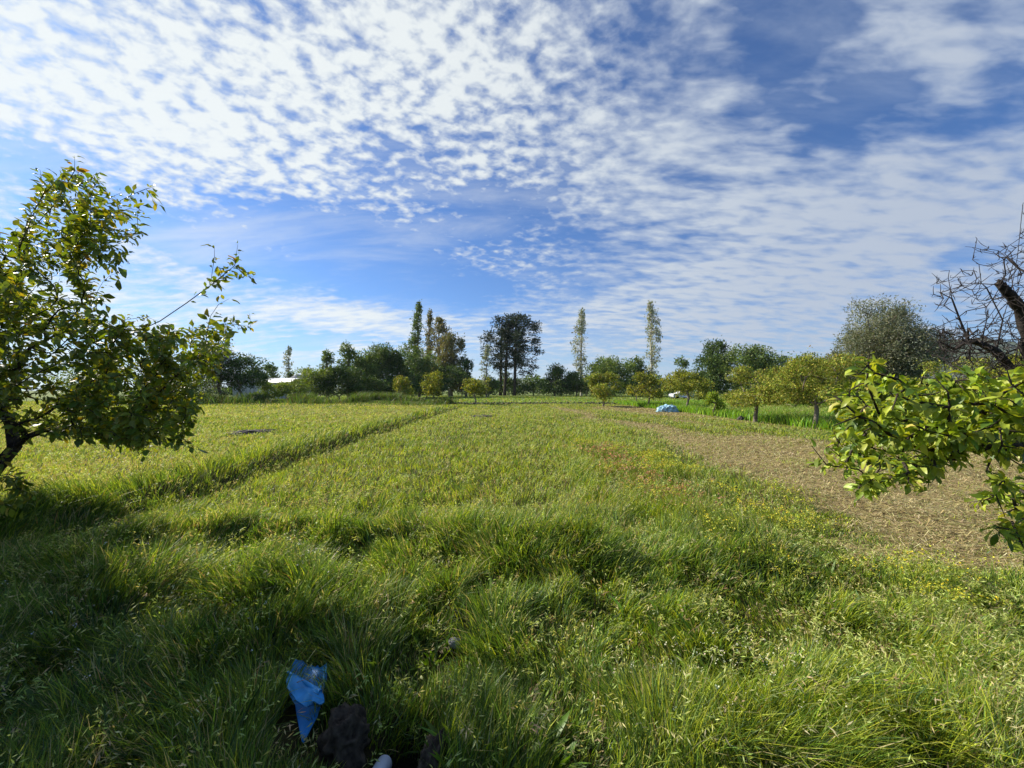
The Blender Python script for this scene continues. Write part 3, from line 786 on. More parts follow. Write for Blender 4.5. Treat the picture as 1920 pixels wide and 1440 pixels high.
# ------------------------------------------------------------------ the orchard
LG = 'lemon trees of the orchard rows'
ORCH = [  # px, Y, top, width, bottom, pal, label, cover, crown_dx
    (1527, 15.8, 654, 166, 766, LEMON, 'broad yellowish lemon tree whose pale trunk stands nearest in the right orchard row', 2.4, 4),
    (1415, 18.9, 680, 126, 758, LEMON, 'spreading yellowish lemon tree with a grey forked trunk and a low limb reaching left', 2.3, 2),
    (1287, 30.0, 688, 96, 744, LEMON2, 'lemon tree just right of the pale blue heap, a long bare limb leaning left', 2.3, -4),
    (1215, 35.0, 693, 72, 745, LEMON2, 'lemon tree with a dark V-shaped trunk left of the pale blue heap', 2.3, -3),
    (1131, 38.0, 692, 82, 746, LEMON, 'rust-yellow rounded lemon tree standing alone at the field edge, right of the pines', 2.8, 0),
    (891, 44.0, 698, 66, 741, LEMON2, 'small yellowish lemon tree nearest to the tall pines', 2.4, 4),
    (814, 46.0, 692, 62, 741, LEMON2, 'middle of the three small yellowish lemon trees before the dense copse', 2.4, 2),
    (747, 50.0, 700, 50, 741, LEMON2, 'leftmost and smallest yellowish lemon tree before the dense copse', 2.4, 3),
    (1309, 50.0, 698, 56, 750, LEMON2, 'small lemon tree half hidden behind the bright lime sapling', 2.3, 0),
    (1483, 29.0, 672, 112, 762, LEMON, 'lemon tree of the second row seen between the two nearest orchard trees', 2.3, 0),
]
for i, (px, Y, top, w, bot, pal, lab, cov, dx) in enumerate(ORCH):
    make_tree('lemon_tree', lab, 'lemon tree', LG, px, Y, top, w, pal, 'lemon', 50 + i, bark=M_BARKG, cover=cov, bottom=bot, leafpx=1.9, real=0.085,
              trunk_r=0.085, lobes=15, crown_dx=dx)
for i, (px, Y, top, w, bot, lab) in enumerate([
    (1790, 17.0, 652, 200, 790, 'yellowish lemon tree behind the bare branches at the right edge'),
    (1945, 15.0, 640, 200, 800, 'lemon tree cut by the right edge behind the bare tree'),
    (1600, 24.0, 662, 130, 765, 'lemon tree between the nearest orchard tree and the olive tree'),
    (1500, 45.0, 655, 90, 745, 'tall thin-topped lemon tree in the back rows left of the olive tree'),
    (1400, 42.0, 680, 70, 750, 'lemon tree in the back row under the wide dark green trees'),
    (1550, 38.0, 662, 90, 745, 'pale lemon tree directly left of the olive tree crown'),
    ]):
    make_tree('lemon_tree', lab, 'lemon tree', LG, px, Y, top, w, LEMON2 if i % 2 else LEMON, 'lemon', 80 + i, bark=M_BARKG, cover=2.2, bottom=bot, leafpx=1.8, real=0.085, trunk_r=0.10)
make_tree('lime_sapling', 'bright lime green leafy sapling standing at the edge of the tall grass', 'sapling', None, 1337, 24.0, 730, 46, LIME, 'lemon', 99,
          bark=M_BARK, cover=2.6, bottom=772, leafpx=2.0, real=0.10, trunk_r=0.10, lobes=8)
make_tree('olive_tree', 'large silvery grey-green olive tree rising above the orchard at right', 'olive tree', None, 1660, 25.0, 556, 196, GREYG, 'olive', 120,
          bark=M_BARKG, cover=4.6, clear=0.16, leafpx=2.3, real=0.09, lobes=26, aspect=0.32)

# ------------------------------------------------------------------ trees beyond the field
TG = 'trees along the far side of the field'
FAR = [  # name, label, category, px, Y, top, width, palette, style, kwargs
    ('bare_bush', 'grey half-bare bush just right of the near left lemon tree', 'bush', 414, 47, 640, 92, GREYB, 'bush', dict(cover=1.2, aspect=0.3)),
    ('green_bush', 'dark green bush beside the grey half-bare bush', 'bush', 455, 46, 655, 104, DARKG, 'bush', dict(cover=2.6)),
    ('dark_tree', 'small dark round-headed tree behind the long white greenhouse', 'tree', 509, 90, 674, 38, DARKG, 'round', dict(cover=2.0, clear=0.35)),
    ('slim_poplar', 'distant slim grey poplar above the long white greenhouse', 'poplar', 541, 130, 650, 19, POPG, 'poplar', dict(cover=1.7, clear=0.12)),
    ('small_tree', 'tiny ragged dark tree beside the distant slim poplar', 'tree', 548, 84, 690, 20, DARKG, 'round', dict(cover=1.6)),
    ('low_shrub', 'low yellow-green shrub before the long white greenhouse', 'shrub', 505, 50, 713, 66, BRIGHTG, 'bush', dict(cover=3.2)),
    ('low_shrub', 'second low yellow-green shrub, nearer the bushy green thicket', 'shrub', 548, 52, 711, 62, BRIGHTG, 'bush', dict(cover=3.0)),
    ('small_tree', 'thin ragged dark tree sticking out above the bright green thicket', 'tree', 577, 62, 674, 22, DARKG, 'round', dict(cover=1.3)),
    ('bushy_tree', 'bright green bushy thicket tree left of the dense copse', 'tree', 590, 56, 688, 96, BRIGHTG, 'bush', dict(cover=2.6)),
    ('bushy_tree', 'dark green bushy tree between the bright thicket and the dense copse', 'tree', 636, 58, 682, 100, DARKG, 'bush', dict(cover=2.8)),
    ('slender_tree', 'slender green tree with one small tuft of crown above the thicket', 'tree', 613, 60, 648, 34, MIDG, 'round', dict(cover=1.9, clear=0.45)),
    ('slender_tree', 'airy pale green tree with see-through crown left of the dense copse', 'tree', 654, 66, 628, 44, MIDG, 'round', dict(cover=1.5, clear=0.3)),
    ('broad_tree', 'broad green tree forming the left shoulder of the dense copse', 'tree', 698, 70, 634, 120, MIDG, 'round', dict(cover=3.4, clear=0.06, lobes=18)),
    ('broad_tree', 'broad dark green tree in the middle of the dense copse', 'tree', 742, 72, 632, 110, DARKG, 'round', dict(cover=3.4, clear=0.06, lobes=18)),
    ('broad_tree', 'dark low tree at the foot of the dense copse', 'tree', 684, 60, 690, 110, DARKG, 'bush', dict(cover=3.0)),
    ('broad_tree', 'grey-green tree at the base of the copse poplars', 'tree', 786, 84, 640, 96, MIDG, 'round', dict(cover=3.2, clear=0.06)),
    ('copse_poplar', 'tallest green poplar standing above the dense copse', 'poplar', 782, 104, 568, 24, MIDG, 'poplar', dict(cover=4.2, clear=0.1)),
    ('copse_poplar', 'second poplar just right of the tallest one in the copse', 'poplar', 803, 100, 585, 22, BROWNG, 'poplar', dict(cover=3.0, clear=0.1)),
    ('brown_tree', 'tall brownish spring tree right of the copse poplars', 'tree', 822, 98, 598, 54, BROWNG, 'poplar', dict(cover=3.4, clear=0.08)),
    ('brown_tree', 'rounded brownish tree at the right end of the copse', 'tree', 846, 94, 612, 66, BROWNG, 'round', dict(cover=3.2, clear=0.1, lobes=16)),
    ('dark_tree', 'low dark tree at the foot of the brownish trees', 'tree', 842, 88, 684, 96, DARKG, 'bush', dict(cover=3.0)),
    ('dark_tree', 'small dark oval tree between the brownish trees and the pines', 'tree', 874, 92, 655, 36, DARKG, 'round', dict(cover=2.4, clear=0.12)),
    ('thin_sapling', 'thin see-through pale tree just left of the pines', 'tree', 912, 84, 649, 20, POPG, 'poplar', dict(cover=1.5, clear=0.2)),
    ('dark_shrub', 'green shrub behind the small lemon tree nearest the pines', 'shrub', 916, 90, 702, 52, MIDG, 'bush', dict(cover=2.6)),
    ('dark_shrub', 'dark shrub between the pine trunks', 'shrub', 955, 112, 708, 84, DARKG, 'bush', dict(cover=2.4)),
    ('dark_shrub', 'dark shrub right of the pine trunks', 'shrub', 1000, 108, 712, 66, DARKG, 'bush', dict(cover=2.2)),
    ('dark_tree', 'dark green rounded tree right of the pines', 'tree', 1040, 98, 674, 74, DARKG, 'round', dict(cover=3.2, clear=0.08, lobes=16)),
    ('broad_tree', 'low green tree between the dark rounded tree and the left bare poplar', 'tree', 1080, 100, 692, 66, MIDG, 'round', dict(cover=2.2, clear=0.15)),
    ('pale_poplar', 'whitish slim poplar with a pointed top, right of the pines', 'poplar', 1090, 112, 584, 29, PALEP, 'poplar', dict(cover=2.0, clear=0.18, bark=M_BARKP)),
    ('broad_tree', 'feathery green tree behind the rust-yellow lemon tree', 'tree', 1142, 92, 657, 110, MIDG, 'round', dict(cover=2.8, clear=0.08, lobes=16)),
    ('broad_tree', 'dull green tree just left of the tallest whitish poplar', 'tree', 1192, 96, 668, 74, MIDG, 'round', dict(cover=2.6, clear=0.08)),
    ('pale_poplar', 'tallest whitish poplar standing alone above the orchard', 'poplar', 1222, 112, 567, 31, PALEP, 'poplar', dict(cover=2.1, clear=0.14, bark=M_BARKP)),
    ('slender_tree', 'slender ragged tree left of the two wide dark trees', 'tree', 1277, 84, 661, 36, MIDG, 'round', dict(cover=2.2, clear=0.1)),
    ('wide_tree', 'left of the two wide dark green trees behind the orchard', 'tree', 1330, 76, 632, 96, DARKG, 'round', dict(cover=3.4, clear=0.08, lobes=18)),
    ('wide_tree', 'right of the two wide trees behind the orchard, lighter green', 'tree', 1405, 70, 638, 128, MIDG, 'round', dict(cover=3.4, clear=0.08, lobes=18)),
    ('broad_tree', 'dull olive-brown tree behind the orchard left of the olive tree', 'tree', 1490, 66, 656, 90, BROWNG, 'round', dict(cover=2.4, clear=0.1)),
    ('broad_tree', 'grey-brown tree under the left side of the olive tree', 'tree', 1570, 60, 655, 80, BROWNG, 'round', dict(cover=2.4, clear=0.1)),
    ('dark_shrub', 'dark hedge shrub below the feathery green tree', 'shrub', 1100, 105, 708, 100, DARKG, 'bush', dict(cover=2.4)),
    ('dark_shrub', 'dark hedge shrub below the tallest whitish poplar', 'shrub', 1238, 100, 706, 110, DARKG, 'bush', dict(cover=2.4)),
    ('dark_shrub', 'shadowy shrub in the dense copse behind the smallest lemon tree', 'shrub', 738, 66, 700, 110, DARKG, 'bush', dict(cover=2.6)),
    ('dark_shrub', 'shadowy shrub at the copse foot behind the middle small lemon tree', 'shrub', 800, 78, 698, 110, DARKG, 'bush', dict(cover=2.6)),
    ('left_thicket', 'thicket seen through the left lemon tree leaves', 'bush', 330, 44, 668, 120, MIDG, 'bush', dict(cover=2.0)),
    ('left_thicket', 'yellow-green bush seen through the left lemon tree near the left edge', 'bush', 170, 42, 672, 130, BRIGHTG, 'bush', dict(cover=2.0)),
]
for i, (nm, lab, cat, px, Y, top, w, pal, style, kw) in enumerate(FAR):
    kw = dict(kw); bk = kw.pop('bark', M_BARKG)
    make_tree(nm, lab, cat, TG if cat in ('tree', 'poplar') else 'bushes and shrubs beyond the field', px, Y, top, w, pal, style, 200 + i, bark=bk, **kw)
for i, (px, Y, top, w, cl, dx, nl, lab) in enumerate([
    (938, 110, 590, 84, 0.36, 8, 100, 'left tall dark pine with a bare trunk and a wing of branches to the left'),
    (946, 108, 600, 64, 0.34, 14, 60, 'middle dark pine close against the left pine trunk'),
    (964, 107, 588, 94, 0.22, 14, 120, 'right tall dark pine with branches drooping to the right')]):
    make_tree('pine_tree', lab, 'pine tree', 'tall pines in the middle', px, Y, top, w, PINEG, 'pine', 400 + i, bark=M_BARK, cover=3.3, clear=cl, crown_dx=dx, lobes=nl, aspect=0.35,
              leafpx=2.2, trunk_r=0.42)

def far_wood():
    """the dark line of growth that closes the view behind the separate trees"""
    rng = np.random.default_rng(77); Y0 = 128.0; n = 30000
    px = rng.uniform(250, 1750, n); t = rng.random(n)
    prof = 5.5 + 4.5 * (NA.f(px * 0.035, px * 0, 3) - 0.5) * 2 - 2.2 * np.exp(-((px - 1010) / 30) ** 2)
    lump_ = 0.75 + 0.5 * NB(px * 0.13, px * 0 + 3)
    Y = Y0 + rng.normal(0, 3.0, n); x = (px - 960) / F * Y; z = prof * lump_ * t ** 0.8
    P = np.stack([x, Y, z], 1); D = rand_dirs(n, rng) + np.array([0, 0, 0.4]); L = 0.75 * (0.6 + 0.8 * rng.random(n))
    V, T = leaf_simple(P, norm(D), rand_dirs(n, rng), L, L * 0.55)
    c = pick(DARKG + MIDG[:2], [3, 3, 2, 1, 1.5, 1], n, rng) * (0.75 + 0.5 * NC(px * 0.09, t * 2))[:, None]
    tag(link('far_wood', mesh_tris('far_wood', V, T, np.repeat(c, 4, 0)), M_CROWN), kind='stuff')
far_wood()

# ------------------------------------------------------------------ the two near lemon trees
def twig_leaves(P, par, tips, rng, reach, gap, Lm, asp, pal, w, droop=0.25, skip=0.0, outward=None):
    pts, dirs = [], []
    for t in tips:
        i = t; acc = 0.0
        while par[i] >= 0 and acc < reach:
            a, b = P[i], P[par[i]]; seg = np.linalg.norm(a - b)
            n = max(1, int(round(seg / gap)))
            for q in range(n):
                if rng.random() < skip: continue
                pts.append(a + (b - a) * (q + rng.random()) / n); dirs.append((a - b) / (seg + 1e-9))
            acc += seg; i = par[i]
    pts = np.array(pts); dirs = np.array(dirs); n = len(pts)
    rd = norm(np.cross(dirs, rng.normal(size=(n, 3))))
    D = norm(dirs * 0.55 + rd * (0.7 + 0.3 * rng.random((n, 1))) + np.array([0, 0, -droop]) + rng.normal(size=(n, 3)) * 0.15)
    if outward is not None: D = norm(D + 0.45 * norm(pts - outward))
    Nn = norm(np.array([0, 0, 1.0]) + rng.normal(size=(n, 3)) * 0.55)
    L = Lm * (0.45 + 0.95 * rng.random(n) ** 1.2); W = L * asp * (0.75 + 0.5 * rng.random(n))
    V, T, k = leaf_full(pts + D * 0.012, D, Nn, L, W, 0.05 + 0.55 * rng.random(n), rng, 0.16)
    return V, T, np.repeat(pick(pal, w, n, rng, 0.14), k, 0), pts

def poly_points(poly, n, rng, Y0, Y1):
    poly = np.array(poly, float); lo, hi = poly.min(0), poly.max(0); out = []
    while len(out) < n:
        p = lo + (hi - lo) * rng.random(2); c = False; j = len(poly) - 1
        for i in range(len(poly)):
            xi, yi = poly[i]; xj, yj = poly[j]
            if (yi > p[1]) != (yj > p[1]) and p[0] < (xj - xi) * (p[1] - yi) / (yj - yi) + xi: c = not c
            j = i
        if c: out.append(at(p[0], p[1], Y0 + (Y1 - Y0) * rng.random()))
    return np.array(out)

def limbs(*paths):
    """paths of points; each later path starts with the index of a node it grows from"""
    P, par = [], []
    for path in paths:
        prev = -1
        if isinstance(path[0], int): prev = path[0]; path = path[1:]
        for p in path:
            P.append(np.array(p, float)); par.append(prev); prev = len(P) - 1
    return P, par

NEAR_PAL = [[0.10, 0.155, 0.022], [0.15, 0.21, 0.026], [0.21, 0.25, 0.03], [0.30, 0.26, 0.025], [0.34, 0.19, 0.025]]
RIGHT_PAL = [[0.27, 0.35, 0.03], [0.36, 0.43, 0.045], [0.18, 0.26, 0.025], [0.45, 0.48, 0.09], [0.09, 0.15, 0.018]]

def left_lemon():
    rng = np.random.default_rng(501)
    B = np.array([-5.3, 3.6, 0]); B[2] = float(height(B[:1], B[1:2])[0]) - 0.05
    root = empty('lemon_tree', B)
    tag(root, 'near lemon tree with dark backlit leaves and a black leaning trunk at the left edge', 'lemon tree')
    q = lambda px, py, Y: at(px, py, Y)
    trunk = [B, B + [0.03, 0, 0.3], q(-70, 950, 3.5), q(-25, 905, 3.45), q(5, 865, 3.4), q(28, 838, 3.35)]      # 0-5
    low = [5, q(48, 820, 3.3), q(80, 808, 3.22), q(120, 803, 3.15), q(170, 808, 3.05), q(225, 818, 2.95), q(262, 826, 2.9)]   # 6-11
    upl = [5, q(20, 800, 3.4), q(5, 755, 3.4), q(-15, 700, 3.4), q(-30, 640, 3.4), q(-20, 560, 3.4), q(10, 480, 3.35)]   # 12-17
    mid = [14, q(40, 690, 3.25), q(90, 662, 3.1), q(140, 640, 3.0), q(200, 645, 2.9), q(260, 660, 2.85)]   # 18-22
    out = [21, q(250, 625, 2.75), q(300, 602, 2.7), q(350, 568, 2.65), q(395, 535, 2.6), q(440, 498, 2.55)]   # 23-27
    low2 = [10, q(255, 790, 2.95), q(290, 745, 2.9), q(330, 705, 2.85), q(372, 672, 2.8)]   # 28-31
    topb = [17, q(60, 430, 3.2), q(105, 380, 3.15), q(140, 320, 3.1)]
    off = [15, (-5.9, 3.2, 2.3), (-6.4, 3.0, 2.7)]
    P0, par0 = limbs(trunk, low, upl, mid, out, low2, topb, off)
    crown = [(-40, 420), (30, 400), (60, 395), (85, 330), (140, 305), (200, 322), (255, 365), (280, 372), (262, 420), (255, 470), (222, 505), (225, 560), (290, 600), (345, 618),
             (400, 610), (440, 592), (466, 600), (440, 650), (405, 700), (375, 745), (368, 800), (330, 835), (255, 848), (150, 822), (60, 800), (-40, 790)]
    A = [poly_points(crown, 640, rng, 2.35, 3.9),
         poly_points([(200, 610), (430, 615), (405, 700), (375, 760), (352, 828), (250, 842), (140, 815), (160, 700)], 240, rng, 2.4, 3.5),
         poly_points([(-30, 880), (20, 885), (75, 930), (60, 965), (-30, 960)], 12, rng, 2.6, 3.0),
         np.array([q(478, 520, 2.5), q(455, 512, 2.55), q(402, 462, 2.6), q(446, 458, 2.55), q(425, 520, 2.6), q(468, 588, 2.6), q(470, 612, 2.65), q(430, 560, 2.6)]),
         np.array([q(290, 350, 3.0), q(296, 385, 3.0), q(140, 292, 3.1), q(75, 318, 3.1), q(270, 855, 2.85), q(372, 838, 2.8), q(340, 830, 2.8)])]
    vol = rand_dirs(900, rng) * (rng.random((900, 1)) ** 0.4) * np.array([1.9, 1.7, 1.5]) + np.array([-5.9, 3.2, 2.35])
    px = 960 + vol[:, 0] / vol[:, 1] * F
    A.append(vol[(px < -10) & (vol[:, 2] > 0.9)])
    A = np.concatenate(A)
    P, par, tips = skeleton(P0, A, rng, step=0.075, bow=0.16, up=0.1, minh=0.75, par0=par0)
    Vb, Qb, r = limb_mesh(P - B, par, 0.044, 0.0014, sides=9, power=0.52, rng=rng, rjit=0.05)
    link('trunk', mesh_tris('trunk', Vb, None, None, True, Qb), M_BARKN, root)
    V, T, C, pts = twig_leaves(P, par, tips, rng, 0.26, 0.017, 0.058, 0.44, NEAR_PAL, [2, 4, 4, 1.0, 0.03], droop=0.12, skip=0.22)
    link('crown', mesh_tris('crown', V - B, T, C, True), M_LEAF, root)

def right_lemon():
    rng = np.random.default_rng(502)
    B = np.array([4.55, 2.75, 0]); B[2] = float(height(B[:1], B[1:2])[0]) - 0.05
    root = empty('lemon_tree', B)
    tag(root, 'near lemon tree with bright yellow-green leaves reaching in from the right edge', 'lemon tree')
    q = at
    trunk = [B, B + [0, 0, 0.35], B + [-0.05, -.02, 0.7], q(2080, 880, 2.7)]
    limb = [3, q(2000, 862, 2.65), q(1930, 838, 2.6), q(1870, 832, 2.55), q(1800, 838, 2.5), q(1745, 862, 2.45)]
    limb2 = [6, q(1850, 880, 2.6), q(1872, 940, 2.6), q(1885, 970, 2.6)]
    limb3 = [8, q(1760, 800, 2.45), q(1700, 790, 2.4), q(1650, 780, 2.35), q(1625, 720, 2.3)]
    up = [3, q(2090, 780, 2.75), q(2060, 700, 2.8), q(2040, 620, 2.8)]
    P0, par0 = limbs(trunk, limb, limb2, limb3, up)
    crown = [(1545, 760), (1575, 730), (1600, 690), (1632, 665), (1655, 710), (1700, 725), (1760, 702), (1830, 690), (1925, 690), (2040, 640), (2060, 850), (1930, 850), (1860, 858), (1790, 872),
             (1700, 880), (1620, 900), (1560, 885), (1580, 850), (1530, 835), (1560, 800)]
    A = [poly_points(crown, 285, rng, 1.95, 2.9), poly_points([(1600, 880), (1760, 880), (1740, 920), (1640, 925), (1605, 940)], 14, rng, 2.1, 2.5),
         poly_points([(1860, 880), (1930, 850), (2000, 900), (1980, 1060), (1880, 1000), (1800, 930)], 26, rng, 2.2, 2.9),
         poly_points([(1845, 990), (1925, 960), (1930, 1045), (1890, 1030)], 6, rng, 2.0, 2.2),
         np.array([q(1630, 662, 2.25), q(1612, 700, 2.25), q(1522, 836, 2.2), q(1550, 872, 2.2), q(1548, 742, 2.2), q(1610, 940, 2.2), q(1580, 815, 2.2)])]
    vol = rand_dirs(200, rng) * (rng.random((200, 1)) ** 0.4) * np.array([1.4, 1.4, 1.1]) + np.array([4.9, 2.8, 1.75])
    px = 960 + vol[:, 0] / vol[:, 1] * F
    A.append(vol[(px > 1960) & (vol[:, 2] > 0.8)])
    A = np.concatenate(A)
    P, par, tips = skeleton(P0, A, rng, step=0.075, bow=0.14, up=0.1, minh=0.6, par0=par0)
    Vb, Qb, r = limb_mesh(P - B, par, 0.075, 0.0016, sides=9, power=0.56, rng=rng, rjit=0.05)
    link('trunk', mesh_tris('trunk', Vb, None, None, True, Qb), M_BARKN, root)
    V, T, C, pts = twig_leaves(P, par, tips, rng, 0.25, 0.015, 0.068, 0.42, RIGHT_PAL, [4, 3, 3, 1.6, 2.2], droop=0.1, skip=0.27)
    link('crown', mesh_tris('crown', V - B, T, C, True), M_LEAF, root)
    # small white blossoms
    b = Bag()
    for t in rng.choice(tips[:190], 12, replace=False):
        c = P[t] - B
        for j in range(5):
            a = j * 2 * np.pi / 5; d = norm(np.array([math.cos(a), -0.5, math.sin(a)]) + rng.normal(size=3) * 0.2)
            v, tt = leaf_simple(c[None] + d * 0.002, d[None], np.array([[0, -1.0, 0.2]]), 0.018, 0.008)
            b.add(v, tt, np.full((4, 3), 0.72))
    b.build('blossom', M_PETAL, root)

def bare_tree():
    rng = np.random.default_rng(503)
    B = np.array([5.35, 3.75, 0]); B[2] = float(height(B[:1], B[1:2])[0]) - 0.05
    root = empty('bare_tree', B)
    tag(root, 'leafless dark tree with a sawn-off branch and tangled bare twigs at the right edge', 'tree')
    q = at
    trunk = [B, B + [0.03, 0, 0.5], B + [-0.03, 0, 1.1], q(1975, 770, 3.72), q(1940, 700, 3.7), q(1915, 650, 3.7)]   # 0-5
    stub = [5, q(1925, 615, 3.65), q(1912, 575, 3.6), q(1893, 552, 3.55), q(1876, 534, 3.52)]   # 6-9
    rise = [4, q(1895, 690, 3.6), q(1868, 660, 3.55)]   # 10,11
    tall = [11, q(1880, 600, 3.6), q(1895, 550, 3.6), q(1908, 480, 3.6), q(1916, 400, 3.6)]   # 12-15
    left = [11, q(1840, 645, 3.5), q(1815, 638, 3.45), q(1790, 655, 3.4)]   # 16-18
    mid = [16, q(1850, 600, 3.5), q(1880, 560, 3.45), q(1893, 530, 3.45)]
    l2 = [17, q(1800, 600, 3.45), q(1785, 560, 3.4), q(1778, 520, 3.4)]
    l3 = [18, q(1760, 640, 3.4), q(1735, 662, 3.35)]
    l4 = [12, q(1850, 540, 3.5), q(1800, 545, 3.45), q(1766, 552, 3.4)]
    P0, par0 = limbs(trunk, stub, rise, tall, left, mid, l2, l3, l4)
    A = [poly_points([(1755, 520), (1800, 510), (1840, 455), (1880, 470), (1925, 400), (1960, 420), (1960, 700), (1860, 690), (1790, 690), (1735, 670), (1770, 600)], 260, rng, 3.1, 4.0),
         poly_points([(1740, 620), (1900, 600), (1930, 720), (1800, 720)], 260, rng, 3.0, 3.9),
         np.array([q(1828, 455, 3.5), q(1778, 508, 3.4), q(1745, 552, 3.4), q(1920, 388, 3.6), q(1725, 668, 3.3), q(1770, 690, 3.3), q(1832, 520, 3.4), q(1862, 470, 3.5)])]
    vol = rand_dirs(110, rng) * np.array([1.1, 0.9, 1.0]) * rng.random((110, 1)) ** 0.4 + np.array([5.5, 3.75, 2.4])
    A.append(vol[960 + vol[:, 0] / vol[:, 1] * F > 1940])
    A = np.concatenate(A)
    P, par, tips = skeleton(P0, A, rng, step=0.085, bow=0.2, up=0.05, minh=1.2, par0=par0)
    P[len(P0):] += rng.normal(size=(len(P) - len(P0), 3)) * 0.009
    # short dead spurs
    P2, par2 = list(P), list(par)
    for i in rng.choice(np.arange(len(P0), len(P)), 1500):
        d = norm(rng.normal(size=3) + np.array([0, 0, 0.4])); L = 0.025 + 0.09 * rng.random() ** 2
        P2.append(P[i] + d * L * 0.5); par2.append(int(i)); P2.append(P[i] + d * L + rng.normal(size=3) * 0.006); par2.append(len(P2) - 2)
    Vb, Qb, r = limb_mesh(np.array(P2) - B, np.array(par2), 0.050, 0.0022, sides=7, power=0.60, rng=rng, rjit=0.07)
    link('trunk', mesh_tris('trunk', Vb, None, None, True, Qb), M_BARKD, root)
    # the thick sawn-off limb
    pts = np.array([q(1945, 690, 3.68), q(1928, 625, 3.65), q(1912, 578, 3.6), q(1893, 553, 3.55), q(1874, 532, 3.52)]) - B
    t = np.linspace(0, 4, 17); pts = np.stack([np.interp(t, np.arange(5), pts[:, k]) for k in range(3)], 1)
    rad = np.interp(t, [0, 1, 2, 3, 3.7, 4], [0.058, 0.052, 0.044, 0.038, 0.037, 0.031]) * (1 + 0.08 * rng.normal(size=17))
    Vv = []; sides = 12; tan = norm(np.gradient(pts, axis=0))
    for i in range(17):
        a = norm(np.cross(tan[i], [0, 1.0, 0.2])); bb = np.cross(tan[i], a); an = np.arange(sides) * 2 * np.pi / sides
        Vv.append(pts[i] + (a * np.cos(an)[:, None] + bb * np.sin(an)[:, None]) * rad[i] * (1 + 0.09 * rng.normal(size=(sides, 1))) + (tan[i] * 0.02 * rng.normal(size=(sides, 1)) if i == 16 else 0))
    Vv = np.concatenate(Vv + [pts[-1:] - tan[-1] * 0.012])
    i0 = np.arange(16)[:, None] * sides; j = np.arange(sides); j2 = (j + 1) % sides
    Qs = np.stack([i0 + j, i0 + j2, i0 + sides + j2, i0 + sides + j], 2).reshape(-1, 4)
    Tt = np.stack([16 * sides + j, 16 * sides + j2, np.full(sides, 17 * sides)], 1)
    link('sawn_limb', mesh_tris('sawn_limb', Vv, Tt, None, True, Qs), M_BARKD, root)

left_lemon()
right_lemon()
bare_tree()

# lemon trees to the left of the view, whose shade falls over the lower left of the field
for i, (x_, y_, hpx, w_) in enumerate([(-8.3, 4.5, -60, 900), (-7.2, 3.0, 20, 860), (-5.4, 1.5, 230, 700)]):
    rt = make_tree('lemon_tree', ['tall lemon tree left of the view behind the dark near lemon tree', 'lemon tree outside the view left of the dark near lemon tree', 'small lemon tree beside the camera outside the view'][i],
              'lemon tree', LG, 0, 3.0, hpx, w_, NEAR_PAL[:4], 'lemon', 600 + i, bark=M_BARKN, cover=9.0, clear=0.22, leafpx=1.0, real=0.15, trunk_r=0.09, x=0.0, lobes=18)
    rt.location = (x_, y_, float(height(np.array([x_]), np.array([y_]))[0]) - 0.03)

# ------------------------------------------------------------------ broad-leaved weeds in the foreground
def weed_clump(px, py, n, L, W, label, seed, pal, spread=0.10, upr=1.1):
    rng = np.random.default_rng(seed)
    Y = gY(py); x = (px - 960) / F * Y; z = float(height(np.array([x]), np.array([Y]))[0])
    root = empty('broad_leaved_weed', (x, Y, z))
    tag(root, label, 'weed', 'broad-leaved weeds in the foreground grass')
    a = rng.random(n) * 2 * np.pi; r = spread * rng.random(n) ** 0.5
    P = np.stack([np.cos(a) * r, np.sin(a) * r, np.full(n, -0.01)], 1)
    D = norm(np.stack([np.cos(a) * (0.35 + 0.5 * rng.random(n)), np.sin(a) * (0.35 + 0.5 * rng.random(n)), np.full(n, upr)], 1) + rng.normal(size=(n, 3)) * 0.18)
    Nn = norm(np.stack([-np.cos(a), -np.sin(a), np.full(n, 0.9)], 1) + rng.normal(size=(n, 3)) * 0.3)
    LL = L * (0.6 + 0.6 * rng.random(n)); WW = W * (0.7 + 0.5 * rng.random(n))
    V, T, k = leaf_full(P, D, Nn, LL, WW, 0.05 + 0.45 * rng.random(n) ** 2, rng, 0.10)
    link('leaves', mesh_tris('leaves', V, T, np.repeat(pick(pal, np.ones(len(pal)), n, rng, 0.15), k, 0), True), M_LEAF, root)
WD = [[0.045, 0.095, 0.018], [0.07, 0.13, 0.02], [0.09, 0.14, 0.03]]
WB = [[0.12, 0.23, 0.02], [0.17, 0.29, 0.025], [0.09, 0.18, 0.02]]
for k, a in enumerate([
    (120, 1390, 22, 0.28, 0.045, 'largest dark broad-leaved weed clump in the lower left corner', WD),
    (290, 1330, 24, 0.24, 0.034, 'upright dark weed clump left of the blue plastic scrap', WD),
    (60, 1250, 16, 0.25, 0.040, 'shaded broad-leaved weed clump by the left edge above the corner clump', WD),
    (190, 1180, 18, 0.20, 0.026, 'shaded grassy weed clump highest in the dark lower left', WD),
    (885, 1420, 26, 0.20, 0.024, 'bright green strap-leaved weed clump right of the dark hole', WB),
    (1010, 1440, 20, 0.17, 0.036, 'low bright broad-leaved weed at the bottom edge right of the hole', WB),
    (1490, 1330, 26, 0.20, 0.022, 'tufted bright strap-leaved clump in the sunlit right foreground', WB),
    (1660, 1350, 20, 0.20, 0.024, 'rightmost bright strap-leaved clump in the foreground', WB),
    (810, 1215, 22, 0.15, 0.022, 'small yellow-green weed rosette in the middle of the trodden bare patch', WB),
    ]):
    weed_clump(*a[:6], 700 + k, a[6])

